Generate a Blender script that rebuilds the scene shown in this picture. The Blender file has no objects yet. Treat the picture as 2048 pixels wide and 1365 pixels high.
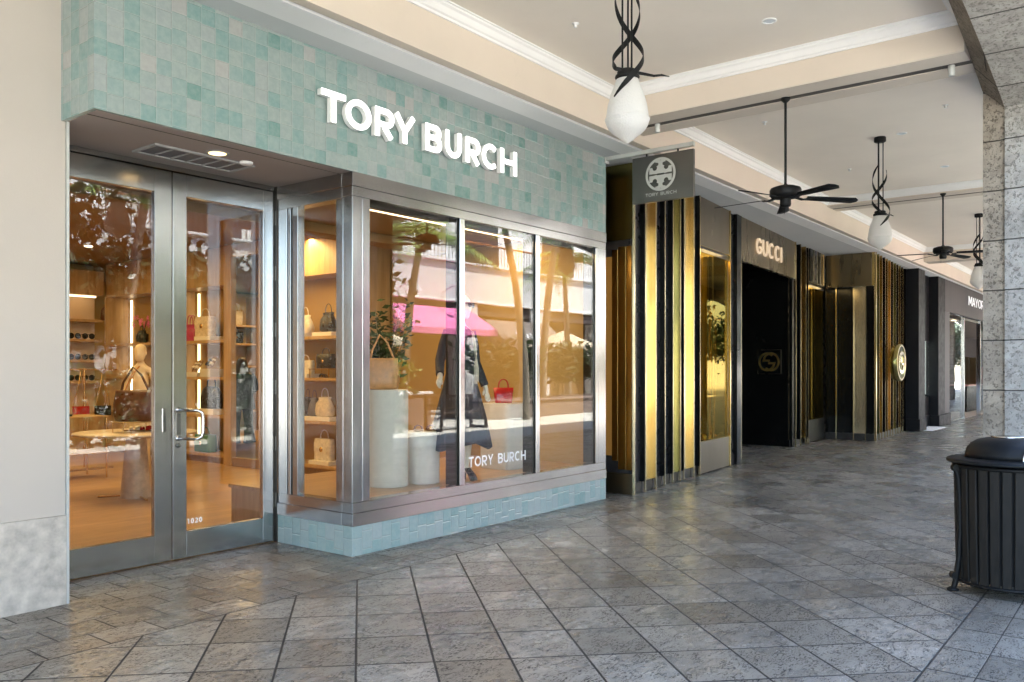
import bpy, math, random
from math import sin, cos, pi, radians
from mathutils import Vector, Matrix, noise
random.seed(7)
SC = bpy.context.scene
COL = SC.collection

# ------------------------------------------------------------------ camera
AZ = 37.778                      # degrees between the shopfront line (+X) and the view direction
cam_d = bpy.data.cameras.new('camera')
cam = bpy.data.objects.new('camera', cam_d); COL.objects.link(cam)
cam_d.sensor_width = 36.0; cam_d.lens = 1685 / 2048 * 36.0
cam_d.shift_y = 57.5 / 2048; cam_d.clip_start = 0.05; cam_d.clip_end = 400
cam.location = (0, 0, 1.5); cam.rotation_euler = (radians(90), 0, radians(AZ - 90))
SC.camera = cam
# ------------------------------------------------------------------ sky and sun
SUN = Vector((0.28, 0.43, 0.86)).normalized()
W = bpy.data.worlds.new('World'); SC.world = W; W.use_nodes = True
nt = W.node_tree; sky = nt.nodes.new('ShaderNodeTexSky'); sky.sky_type = 'NISHITA'; sky.sun_disc = False
sky.sun_elevation = math.asin(SUN.z); sky.sun_rotation = math.atan2(SUN.x, SUN.y)
sky.air_density = 1.0; sky.dust_density = 1.5
nt.links.new(sky.outputs[0], nt.nodes['Background'].inputs[0]); nt.nodes['Background'].inputs[1].default_value = 0.15
sl = bpy.data.lights.new('sun', 'SUN'); sl.energy = 5.0; sl.angle = radians(0.5); sl.color = (1, .95, .87)
so = bpy.data.objects.new('sun', sl); COL.objects.link(so); so.rotation_euler = SUN.to_track_quat('Z', 'Y').to_euler()
SC.view_settings.view_transform = 'Standard'; SC.view_settings.look = 'None'
SC.view_settings.exposure = 3.36; SC.view_settings.gamma = 1
SC.render.engine = 'CYCLES'
cy = SC.cycles
cy.max_bounces = 9; cy.diffuse_bounces = 5; cy.glossy_bounces = 5; cy.transparent_max_bounces = 14; cy.transmission_bounces = 4
cy.sample_clamp_indirect = 6; cy.caustics_reflective = False; cy.caustics_refractive = False; cy.use_denoising = True
cy.blur_glossy = 0.5

# ------------------------------------------------------------------ pixel ray to a real plane (full photo pixels)
Fd = (cos(radians(AZ)), sin(radians(AZ))); Rd = (sin(radians(AZ)), -cos(radians(AZ)))
def ray(u, v):
    a = (u - 1024) / 1685.; return (Fd[0] + a * Rd[0], Fd[1] + a * Rd[1], (740 - v) / 1685.)
def onx(u, v, x):
    d = ray(u, v); t = x / d[0]; return (x, d[1] * t, 1.5 + d[2] * t)
def ony(u, v, y):
    d = ray(u, v); t = y / d[1]; return (d[0] * t, y, 1.5 + d[2] * t)
def onz(u, v, z=0):
    d = ray(u, v); t = (z - 1.5) / d[2]; return (d[0] * t, d[1] * t, z)

# ------------------------------------------------------------------ node helpers
def mat(name):
    m = bpy.data.materials.new(name); m.use_nodes = True
    return m, m.node_tree, m.node_tree.nodes['Principled BSDF']
def N(t, typ, **k):
    n = t.nodes.new('ShaderNode' + typ)
    for a, b in k.items():
        if a.startswith('i_'):
            n.inputs[int(a[2:])].default_value = b
        else: setattr(n, a, b)
    return n
def L(t, a, b): t.links.new(a, b)
def pos(t, scale=(1, 1, 1), rot=(0, 0, 0), loc=(0, 0, 0)):
    g = N(t, 'NewGeometry'); mp = N(t, 'Mapping'); mp.inputs[1].default_value = loc; mp.inputs[2].default_value = rot; mp.inputs[3].default_value = scale
    L(t, g.outputs['Position'], mp.inputs[0]); return mp.outputs[0]
def noi(t, v, scale, detail=4, rough=.55, d3=True):
    n = N(t, 'TexNoise'); n.inputs['Scale'].default_value = scale; n.inputs['Detail'].default_value = detail; n.inputs['Roughness'].default_value = rough
    L(t, v, n.inputs['Vector']); return n.outputs[0]
def mth(t, op, a, b=None, c=None, clamp=False):
    n = N(t, 'Math', operation=op); n.use_clamp = clamp
    for i, x in enumerate((a, b, c)):
        if x is None: continue
        if isinstance(x, (int, float)): n.inputs[i].default_value = x
        else: L(t, x, n.inputs[i])
    return n.outputs[0]
def ramp(t, f, stops, interp='LINEAR'):
    n = N(t, 'ValToRGB'); cr = n.color_ramp; cr.interpolation = interp
    while len(cr.elements) < len(stops): cr.elements.new(.5)
    for e, (p, c) in zip(cr.elements, stops):
        e.position = p; e.color = (c, c, c, 1) if isinstance(c, (int, float)) else (*c, 1)
    L(t, f, n.inputs[0]); return n.outputs[0]
def mixc(t, f, a, b, mode='MIX'):
    n = N(t, 'MixRGB', blend_type=mode)
    for i, x in enumerate((f, a, b)):
        if isinstance(x, (int, float)): n.inputs[i].default_value = x if i == 0 else (x, x, x, 1)
        elif isinstance(x, tuple): n.inputs[i].default_value = (*x, 1)
        else: L(t, x, n.inputs[i])
    return n.outputs[0]
def bump(t, h, strength, dist=.01, nrm=None):
    n = N(t, 'Bump'); n.inputs['Strength'].default_value = strength; n.inputs['Distance'].default_value = dist
    L(t, h, n.inputs['Height'])
    if nrm is not None: L(t, nrm, n.inputs['Normal'])
    return n.outputs[0]
def P(name, col, rough=.5, metal=0., var=0., vs=6., bmp=0., bs=80., emi=None, es=0., stretch=(1, 1, 1), coat=0, spec=None):
    m, t, b = mat(name)
    b.inputs['Base Color'].default_value = (*col, 1); b.inputs['Roughness'].default_value = rough; b.inputs['Metallic'].default_value = metal
    if spec is not None: b.inputs['Specular IOR Level'].default_value = spec
    if coat: b.inputs['Coat Weight'].default_value = coat; b.inputs['Coat Roughness'].default_value = .05
    if var:
        p = pos(t, stretch); f = noi(t, p, vs, 5)
        lo = tuple(c * (1 - var) for c in col); hi = tuple(min(1, c * (1 + var)) for c in col)
        L(t, ramp(t, f, [(.25, lo), (.75, hi)]), b.inputs['Base Color'])
        r = ramp(t, f, [(.2, max(.02, rough - .12 * min(1, rough * 3))), (.8, min(1, rough + .12 * min(1, rough * 3)))]); L(t, r, b.inputs['Roughness'])
    if bmp:
        L(t, bump(t, noi(t, pos(t, stretch), bs, 3), bmp, .004), b.inputs['Normal'])
    if emi: b.inputs['Emission Color'].default_value = (*emi, 1); b.inputs['Emission Strength'].default_value = es
    return m

# ------------------------------------------------------------------ mesh helpers
WORLD = {}
def wloc(o):
    v = Vector((0, 0, 0))
    while o is not None: v += o.location; o = o.parent
    return v
class MB:
    def __init__(s): s.v = []; s.f = []; s.sm = []; s.mi = []; s.cur = 0
    def add(s, vs, fs, smooth=False):
        b = len(s.v); s.v += [tuple(x) for x in vs]
        for f in fs: s.f.append(tuple(b + i for i in f)); s.sm.append(smooth); s.mi.append(s.cur)
        return s
    def box(s, x0, x1, y0, y1, z0, z1):
        x0, x1 = min(x0, x1), max(x0, x1); y0, y1 = min(y0, y1), max(y0, y1); z0, z1 = min(z0, z1), max(z0, z1)
        v = [(x, y, z) for z in (z0, z1) for y in (y0, y1) for x in (x0, x1)]
        return s.add(v, [(0, 2, 3, 1), (4, 5, 7, 6), (0, 1, 5, 4), (2, 6, 7, 3), (0, 4, 6, 2), (1, 3, 7, 5)])
    def cbox(s, x0, x1, y0, y1, z0, z1, c=.004):
        # box with chamfered edges
        x0, x1 = min(x0, x1), max(x0, x1); y0, y1 = min(y0, y1), max(y0, y1)
        def ring(z, i): return [(x0 + i + c, y0 + i, z), (x1 - i - c, y0 + i, z), (x1 - i, y0 + i + c, z), (x1 - i, y1 - i - c, z), (x1 - i - c, y1 - i, z), (x0 + i + c, y1 - i, z), (x0 + i, y1 - i - c, z), (x0 + i, y0 + i + c, z)]
        return s.rings([ring(z0, c), ring(z0 + c, 0), ring(z1 - c, 0), ring(z1, c)], True, True)
    def rings(s, rs, cap0=True, cap1=True, smooth=False, close=True):
        n = len(rs[0]); vs = [p for r in rs for p in r]; fs = []
        for k in range(len(rs) - 1):
            for i in range(n if close else n - 1):
                j = (i + 1) % n; fs.append((k * n + i, k * n + j, (k + 1) * n + j, (k + 1) * n + i))
        s.add(vs, fs, smooth)
        if cap0: s.add(rs[0], [tuple(range(n))[::-1]])
        if cap1: s.add(rs[-1], [tuple(range(n))])
        return s
    def prism(s, poly, axis, a, b):
        # extrude a 2D polygon along axis 'x','y','z' between a and b (polygon in the other two coords in order)
        def m(p, w): return {'x': (w, p[0], p[1]), 'y': (p[0], w, p[1]), 'z': (p[0], p[1], w)}[axis]
        return s.rings([[m(p, a) for p in poly], [m(p, b) for p in poly]])
    def lathe(s, prof, cx=0, cy=0, n=24, smooth=True, axis='z', z0=0):
        rs = []
        for r, z in prof:
            r = max(r, 1e-4)
            if axis == 'z': rs.append([(cx + r * cos(2 * pi * i / n), cy + r * sin(2 * pi * i / n), z0 + z) for i in range(n)])
            else: rs.append([(cx + r * cos(2 * pi * i / n), cy - z, z0 + r * sin(2 * pi * i / n)) for i in range(n)])
        return s.rings(rs, True, True, smooth)
    def tube(s, pts, r, n=8, smooth=True, flat=None):
        # r: number or list; flat=(a,b) rectangular section
        pts = [Vector(p) for p in pts]; rs = []; up = None
        for i, p in enumerate(pts):
            d = (pts[min(i + 1, len(pts) - 1)] - pts[max(i - 1, 0)]).normalized()
            if up is None: up = Vector((0, 0, 1)) if abs(d.z) < .9 else Vector((1, 0, 0))
            a = d.cross(up).normalized(); b = a.cross(d).normalized(); up = b
            rr = r[i] if isinstance(r, (list, tuple)) else r
            if flat: rs.append([p + a * flat[0] * sx + b * flat[1] * sy for sx, sy in ((-.5, -.5), (.5, -.5), (.5, .5), (-.5, .5))])
            else: rs.append([p + a * rr * cos(2 * pi * k / n) + b * rr * sin(2 * pi * k / n) for k in range(n)])
        return s.rings(rs, True, True, smooth and not flat)
    def quad(s, a, b, c, d): return s.add([a, b, c, d], [(0, 1, 2, 3)])
    def xf(s, fn, start=0):
        for i in range(start, len(s.v)): s.v[i] = tuple(fn(Vector(s.v[i])))
        return s
    def build(s, name, m, parent=None, world=False, fix=False):
        off = wloc(parent) if (world and parent is not None) else Vector((0, 0, 0))
        me = bpy.data.meshes.new(name); me.from_pydata([Vector(v) - off for v in s.v], [], s.f)
        me.polygons.foreach_set('use_smooth', s.sm); me.polygons.foreach_set('material_index', s.mi)
        for mm in (m if isinstance(m, (list, tuple)) else [m]): me.materials.append(mm)
        if fix:
            import bmesh
            b = bmesh.new(); b.from_mesh(me); bmesh.ops.recalc_face_normals(b, faces=b.faces); b.to_mesh(me); b.free()
        me.update(); o = bpy.data.objects.new(name, me); COL.objects.link(o)
        if parent is not None: o.parent = parent
        return o
def tag(o, label=None, cat=None, group=None, kind=None):
    if label: o['label'] = label
    if cat: o['category'] = cat
    if group: o['group'] = group
    if kind: o['kind'] = kind
    return o
def thing(name, loc, label, cat, group=None, rz=0, kind=None):
    o = bpy.data.objects.new(name, None); COL.objects.link(o); o.location = loc; o.rotation_euler = (0, 0, rz); o.empty_display_size = .1
    return tag(o, label, cat, group, kind)
def struct(name, mb, m, label=None, cat=None): return tag(mb.build(name, m, fix=True), label, cat, None, 'structure')
def copy_tree(o, parent=None):
    c = o.copy(); COL.objects.link(c)
    if parent is not None: c.parent = parent
    for ch in list(o.children): copy_tree(ch, c)
    return c

# ------------------------------------------------------------------ stroke lettering
def arc(cx_, cy_, rx, ry, a0, a1, n=14):
    return [(cx_ + rx * cos(radians(a0 + (a1 - a0) * i / n)), cy_ + ry * sin(radians(a0 + (a1 - a0) * i / n))) for i in range(n + 1)]
def glyph(c, w, t):
    h = t / 2
    if c == 'T': return [([(0, 1 - h), (w, 1 - h)], 0), ([(w / 2, 1 - t), (w / 2, 0)], 0)]
    if c == 'O': return [(arc(w / 2, .5, w / 2 - h, .5 - h, 0, 360, 36)[:-1], 1)]
    if c == '0': return [(arc(w / 2, .5, w / 2 - h, .5 - h, 0, 360, 28)[:-1], 1)]
    if c == 'Q': return glyph('O', w, t)
    if c == 'R':
        y1, y0 = 1 - h, .44; r = (y1 - y0) / 2
        return [([(h, 0), (h, 1)], 0), ([(t, y1)] + arc(w - h - r, (y1 + y0) / 2, r, r, 90, -90) + [(t, y0)], 0), ([(w * .46, y0 - h * .6), (w - t * .62, 0)], 0)]
    if c == 'B':
        r1 = (1 - h - .53) / 2; r2 = (.53 - h) / 2
        return [([(h, 0), (h, 1)], 0), ([(t, 1 - h)] + arc(w - h * 1.4 - r1, 1 - h - r1, r1, r1, 90, -90) + [(t, .53)], 0),
                ([(w * .5, .53)] + arc(w - h - r2, h + r2, r2, r2, 90, -90) + [(t, h)], 0)]
    if c == 'Y': return [([(h * 1.1, 1), (w / 2, .43)], 0), ([(w - h * 1.1, 1), (w / 2, .43)], 0), ([(w / 2, .47), (w / 2, 0)], 0)]
    if c == 'U': r = w / 2 - h; return [([(h, 1), (h, r + h)] + arc(w / 2, r + h, r, r, 180, 360) + [(w - h, 1)], 0)]
    if c == 'C': return [(arc(w / 2 + .02, .5, w / 2 - h, .5 - h, 48, 312, 26), 0)]
    if c == 'G': return [(arc(w / 2, .5, w / 2 - h, .5 - h, 38, 330, 26) + [(w - h, .28), (w - h, .46)], 0), ([(w - t, .44), (w * .55, .44)], 0)]
    if c == 'H': return [([(h, 0), (h, 1)], 0), ([(w - h, 0), (w - h, 1)], 0), ([(t, .5), (w - t, .5)], 0)]
    if c == 'I' or c == '1':
        g = [([(w / 2, 0), (w / 2, 1)], 0)]
        if c == '1': g.append(([(w / 2 - h, .93), (w * .05, .72)], 0))
        return g
    if c == 'M': return [([(h, 0), (h, 1)], 0), ([(w - h, 0), (w - h, 1)], 0), ([(t, .97), (w / 2, .25)], 0), ([(w - t, .97), (w / 2, .25)], 0)]
    if c == 'A': return [([(h * .9, 0), (w / 2, .97)], 0), ([(w - h * .9, 0), (w / 2, .97)], 0), ([(w * .22, .3), (w * .78, .3)], 0)]
    if c == 'S': return [(arc(w / 2, .73, w / 2 - h, .27 - h, 30, 270, 14) + arc(w / 2, .27, w / 2 - h, .27 - h, 90, -150, 14)[1:], 0)]
    if c == '2': return [(arc(w / 2, .7, w / 2 - h, .3 - h, 160, -30, 14) + [(h, h)] + [(w, h)], 0)]
    return []
def ribbon(mb, pts, t, closed, mapf, depth, eps):
    n = len(pts); P2 = [Vector(p) for p in pts]; lft = []; rgt = []
    for i in range(n):
        if closed: a, b = P2[i - 1], P2[(i + 1) % n]
        else: a, b = P2[max(i - 1, 0)], P2[min(i + 1, n - 1)]
        d0 = (P2[i] - a); d1 = (b - P2[i])
        if d0.length < 1e-6: d0 = d1
        if d1.length < 1e-6: d1 = d0
        d0.normalize(); d1.normalize(); d = (d0 + d1)
        if d.length < 1e-3: d = d1.copy()
        d.normalize(); nn = Vector((-d.y, d.x)); k = min(1.6, 1 / max(.5, abs(nn.dot(Vector((-d1.y, d1.x))))))
        lft.append(P2[i] + nn * t / 2 * k); rgt.append(P2[i] - nn * t / 2 * k)
    rs = []
    for i in range(n):
        l, r = lft[i], rgt[i]
        rs.append([mapf(l.x, l.y, eps), mapf(r.x, r.y, eps), mapf(r.x, r.y, eps + depth), mapf(l.x, l.y, eps + depth)])
    if closed: rs.append(rs[0])
    mb.rings(rs, not closed, not closed)
def letter(mb, c, w, h, t, mapf, depth, x0=0):
    for i, (pl, cl) in enumerate(glyph(c, w / h, t / h)):
        ribbon(mb, [(x0 + p[0] * h, p[1] * h) for p in pl], t, cl, mapf, depth, i * .0006)

# ================================================================== MATERIALS
def m_floor():
    m, t, b = mat('travertine'); g = N(t, 'NewGeometry'); sp = N(t, 'SeparateXYZ'); L(t, g.outputs['Position'], sp.inputs[0])
    X, Y = sp.outputs[0], sp.outputs[1]
    # diagonal lattice
    U, V, P0 = (.27997, -.27968), (-.29539, -.32816), (4.0755, 4.558)
    det = U[0] * V[1] - U[1] * V[0]
    dx = mth(t, 'SUBTRACT', X, P0[0]); dy = mth(t, 'SUBTRACT', Y, P0[1])
    a = mth(t, 'SUBTRACT', mth(t, 'MULTIPLY', dx, V[1] / det), mth(t, 'MULTIPLY', dy, V[0] / det))
    c = mth(t, 'SUBTRACT', mth(t, 'MULTIPLY', dy, U[0] / det), mth(t, 'MULTIPLY', dx, U[1] / det))
    # brick courses
    row = mth(t, 'DIVIDE', mth(t, 'SUBTRACT', Y, 4.56), .265); rf = mth(t, 'FLOOR', row)
    off = mth(t, 'MULTIPLY', mth(t, 'MODULO', mth(t, 'ABSOLUTE', rf), 2), .5)
    bx = mth(t, 'ADD', mth(t, 'DIVIDE', mth(t, 'SUBTRACT', X, 1.977), .325), off)
    # edge border
    ex = mth(t, 'DIVIDE', X, .42); ey = mth(t, 'DIVIDE', mth(t, 'SUBTRACT', .952, Y), .225)
    isb = mth(t, 'GREATER_THAN', Y, 4.56); ise = mth(t, 'LESS_THAN', Y, .952)
    def sel(d, br, ed):
        x = mixv(d, br, isb); return mixv(x, ed, ise)
    def mixv(p, q, f):
        n = N(t, 'Mix'); L(t, f, n.inputs[0]); L(t, p, n.inputs[2]); L(t, q, n.inputs[3]); return n.outputs[0]
    CA = sel(a, bx, ex); CB = sel(c, row, ey)
    ca = mth(t, 'FLOOR', CA); cb = mth(t, 'FLOOR', CB)
    fa = mth(t, 'SUBTRACT', CA, ca); fb = mth(t, 'SUBTRACT', CB, cb)
    ea = mth(t, 'MINIMUM', fa, mth(t, 'SUBTRACT', 1, fa)); eb = mth(t, 'MINIMUM', fb, mth(t, 'SUBTRACT', 1, fb))
    ja = mth(t, 'MULTIPLY', ea, .38); jb = mth(t, 'MULTIPLY', eb, .40)
    # border line itself
    bl = mth(t, 'ABSOLUTE', mth(t, 'SUBTRACT', Y, 4.56)); bl2 = mth(t, 'ABSOLUTE', mth(t, 'SUBTRACT', Y, .952))
    wob = mth(t, 'MULTIPLY', mth(t, 'SUBTRACT', noi(t, pos(t), 40, 2), .5), .003)
    jd = mth(t, 'ADD', mth(t, 'MINIMUM', mth(t, 'MINIMUM', ja, mth(t, 'ADD', jb, .0006)), mth(t, 'MINIMUM', bl, bl2)), wob)
    cb3 = N(t, 'CombineXYZ'); L(t, ca, cb3.inputs[0]); L(t, cb, cb3.inputs[1]); L(t, isb, cb3.inputs[2])
    wn = N(t, 'TexWhiteNoise'); L(t, cb3.outputs[0], wn.inputs[0]); rnd = wn.outputs[0]
    p = pos(t)
    base = ramp(t, rnd, [(0, (.20, .183, .152)), (.3, (.275, .256, .218)), (.7, (.335, .313, .270)), (1, (.41, .385, .335))])
    # dirt, veins and pits, rotated with the lattice and shifted per tile
    sh = N(t, 'VectorMath', operation='MULTIPLY_ADD'); L(t, wn.outputs[1], sh.inputs[0]); sh.inputs[1].default_value = (17, 17, 17)
    mp = N(t, 'Mapping'); mp.inputs[2].default_value = (0, 0, radians(48)); mp.inputs[3].default_value = (1, 2.6, 1); L(t, g.outputs['Position'], mp.inputs[0]); L(t, mp.outputs[0], sh.inputs[2])
    vein = noi(t, sh.outputs[0], 3.2, 7, .62)
    base = mixc(t, ramp(t, vein, [(.3, .5), (.55, 0.)]), base, (.165, .15, .125))
    cloud = noi(t, sh.outputs[0], 9, 6, .7); base = mixc(t, ramp(t, cloud, [(.5, 0.), (.75, .22)]), base, (.46, .445, .40))
    big = noi(t, p, .9, 5, .6); base = mixc(t, ramp(t, big, [(.50, 0.), (.68, .5)]), base, (.10, .088, .07))
    stn = mth(t, 'MULTIPLY', isb, ramp(t, noi(t, p, 1.7, 4, .6), [(.4, 0.), (.62, .65)])); base = mixc(t, stn, base, (.15, .11, .075))
    pit = noi(t, sh.outputs[0], 40, 6, .74); pm = noi(t, sh.outputs[0], 7, 2)
    pits = mth(t, 'MULTIPLY', ramp(t, pit, [(.535, 0.), (.575, 1.)]), ramp(t, pm, [(.36, .12), (.56, 1.)]))
    pit2 = noi(t, sh.outputs[0], 150, 3, .6); pits2 = mth(t, 'MULTIPLY', ramp(t, pit2, [(.6, 0.), (.66, .7)]), ramp(t, pm, [(.35, .25), (.6, 1.)]))
    pits = mth(t, 'MAXIMUM', pits, pits2)
    base = mixc(t, pits, base, (.035, .03, .026))
    jm = ramp(t, jd, [(.0038, 1.), (.0066, 0.)]); base = mixc(t, jm, base, (.022, .019, .016))
    L(t, base, b.inputs['Base Color'])
    ro = mixc(t, ramp(t, noi(t, p, 2.3, 5, .6), [(.3, 0.), (.7, 1.)]), .15, .42); ro = mixc(t, pits, ro, .9); ro = mixc(t, jm, ro, .9)
    L(t, ro, b.inputs['Roughness']); b.inputs['Specular IOR Level'].default_value = .62
    hgt = mth(t, 'SUBTRACT', mth(t, 'SUBTRACT', 1, mth(t, 'MULTIPLY', pits, .5)), jm)
    # each slab tilts a hair
    tv = N(t, 'VectorMath', operation='MULTIPLY_ADD'); L(t, wn.outputs[1], tv.inputs[0]); tv.inputs[1].default_value = (.014, .014, 0); tv.inputs[2].default_value = (-.007, -.007, 0)
    ad = N(t, 'VectorMath', operation='ADD'); L(t, tv.outputs[0], ad.inputs[0]); L(t, g.outputs['Normal'], ad.inputs[1])
    nn = N(t, 'VectorMath', operation='NORMALIZE'); L(t, ad.outputs[0], nn.inputs[0])
    b1 = bump(t, hgt, .9, .004, nn.outputs[0]); b2 = bump(t, noi(t, p, 14, 3), .06, .01, b1); L(t, b2, b.inputs['Normal'])
    return m
def m_zellige(name, rowh=.107, x0=2.568, z0=3.094, tilt=.07, wash=0.):
    m, t, b = mat(name); g = N(t, 'NewGeometry'); sp = N(t, 'SeparateXYZ'); L(t, g.outputs['Position'], sp.inputs[0])
    s = mth(t, 'ADD', sp.outputs[0], mth(t, 'MULTIPLY', mth(t, 'SUBTRACT', sp.outputs[1], 5.14), .98))
    a = mth(t, 'DIVIDE', mth(t, 'SUBTRACT', s, x0), .107); ca = mth(t, 'FLOOR', a)
    wj = N(t, 'TexWhiteNoise', noise_dimensions='1D'); L(t, ca, wj.inputs['W'])
    c = mth(t, 'ADD', mth(t, 'DIVIDE', mth(t, 'SUBTRACT', sp.outputs[2], z0), rowh), mth(t, 'MULTIPLY', mth(t, 'SUBTRACT', wj.outputs[0], .5), .16 if rowh < .11 else .8)); cb = mth(t, 'FLOOR', c)
    cc = N(t, 'CombineXYZ'); L(t, ca, cc.inputs[0]); L(t, cb, cc.inputs[1]); wn = N(t, 'TexWhiteNoise'); L(t, cc.outputs[0], wn.inputs[0])
    nz = noi(t, cc.outputs[0], .35, 2); f = mth(t, 'ADD', mth(t, 'MULTIPLY', wn.outputs[0], .62), mth(t, 'MULTIPLY', nz, .38))
    def w_(c_): return tuple(x * (1 - wash) + y * wash for x, y in zip(c_, (.46, .60, .60)))
    col = ramp(t, f, [(.0, w_((.14, .26, .24))), (.2, w_((.185, .300, .287))), (.34, w_((.225, .320, .308))), (.5, w_((.262, .330, .318))), (.64, w_((.29, .338, .333))), (.80, w_((.345, .35, .34)))], 'CONSTANT')
    gl = noi(t, pos(t), 26, 4, .6); col = mixc(t, ramp(t, gl, [(.35, .0), (.75, .28)]), col, (.46, .5, .46))
    L(t, mixc(t, .0, col, col), b.inputs['Base Color'])
    fa = mth(t, 'SUBTRACT', a, ca); fb = mth(t, 'SUBTRACT', c, cb)
    e = mth(t, 'MINIMUM', mth(t, 'MINIMUM', fa, mth(t, 'SUBTRACT', 1, fa)), mth(t, 'MINIMUM', fb, mth(t, 'SUBTRACT', 1, fb)))
    e = mth(t, 'ADD', e, mth(t, 'MULTIPLY', mth(t, 'SUBTRACT', gl, .5), .02))
    gm = ramp(t, e, [(.008, 1.), (.022, 0.)]); col2 = mixc(t, mth(t, 'MULTIPLY', gm, .35), col, (.50, .48, .43)); L(t, col2, b.inputs['Base Color'])
    tv = N(t, 'VectorMath', operation='MULTIPLY_ADD'); L(t, wn.outputs[1], tv.inputs[0]); tv.inputs[1].default_value = (tilt,) * 3; tv.inputs[2].default_value = (-tilt / 2,) * 3
    ad = N(t, 'VectorMath', operation='ADD'); L(t, tv.outputs[0], ad.inputs[0]); L(t, g.outputs['Normal'], ad.inputs[1]); nn = N(t, 'VectorMath', operation='NORMALIZE'); L(t, ad.outputs[0], nn.inputs[0])
    h = ramp(t, e, [(.0, 0.), (.05, 1.)]); b1 = bump(t, h, .65, .004, nn.outputs[0]); L(t, bump(t, noi(t, pos(t), 14, 3), .25, .012, b1), b.inputs['Normal'])
    b.inputs['Roughness'].default_value = .16; b.inputs['Specular IOR Level'].default_value = .6
    return m
def m_steel(name, col=(.47, .47, .465), r=.19, s=(90, 90, 1.2)):
    m, t, b = mat(name); b.inputs['Metallic'].default_value = 1
    n1 = noi(t, pos(t, s), 1, 3); n2 = noi(t, pos(t), 2.2, 3)
    L(t, mixc(t, ramp(t, n2, [(.3, 0.), (.7, 1.)]), tuple(c * .86 for c in col), col), b.inputs['Base Color'])
    L(t, mth(t, 'ADD', mth(t, 'MULTIPLY', n1, .07), mth(t, 'ADD', mth(t, 'MULTIPLY', n2, .10), r - .08)), b.inputs['Roughness'])
    return m
def m_glass(name, tint=(.97, .98, .97), f0=.034, gc=(.97, .98, 1)):
    m = bpy.data.materials.new(name); m.use_nodes = True; t = m.node_tree; t.nodes.clear()
    out = N(t, 'OutputMaterial'); mx = N(t, 'MixShader'); tr = N(t, 'BsdfTransparent'); gl = N(t, 'BsdfGlossy')
    tr.inputs[0].default_value = (*tint, 1); gl.inputs['Roughness'].default_value = 0.0; gl.inputs[0].default_value = (*gc, 1)
    g = N(t, 'NewGeometry'); d = N(t, 'VectorMath', operation='DOT_PRODUCT'); L(t, g.outputs['Normal'], d.inputs[0]); L(t, g.outputs['Incoming'], d.inputs[1])
    c = mth(t, 'SUBTRACT', 1, mth(t, 'ABSOLUTE', d.outputs['Value'])); p5 = mth(t, 'POWER', c, 5)
    f = mth(t, 'ADD', mth(t, 'MULTIPLY', p5, 1 - f0), f0); L(t, f, mx.inputs[0]); L(t, tr.outputs[0], mx.inputs[1]); L(t, gl.outputs[0], mx.inputs[2]); L(t, mx.outputs[0], out.inputs[0])
    L(t, bump(t, noi(t, pos(t), 1.3, 1), .012, .05), gl.inputs['Normal'])
    return m
def m_gold(name, col, r=.12, pat=.6, dark=(.10, .07, .03)):
    # hand-polished, unevenly oxidised brass
    m, t, b = mat(name); b.inputs['Metallic'].default_value = 1
    n = noi(t, pos(t, (1, 1, .45)), 1.8, 3, .5); n2 = noi(t, pos(t, (8, 8, 1.2)), 1, 2)
    c = mixc(t, ramp(t, n, [(.45, 0.), (.75, pat)]), col, dark); L(t, c, b.inputs['Base Color'])
    L(t, ramp(t, mth(t, 'ADD', mth(t, 'MULTIPLY', n, .6), mth(t, 'MULTIPLY', n2, .4)), [(.3, r), (.7, r + .08)]), b.inputs['Roughness'])
    L(t, bump(t, noi(t, pos(t, (1, 1, .6)), 1.6, 1), .035, .03), b.inputs['Normal']); return m
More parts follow.
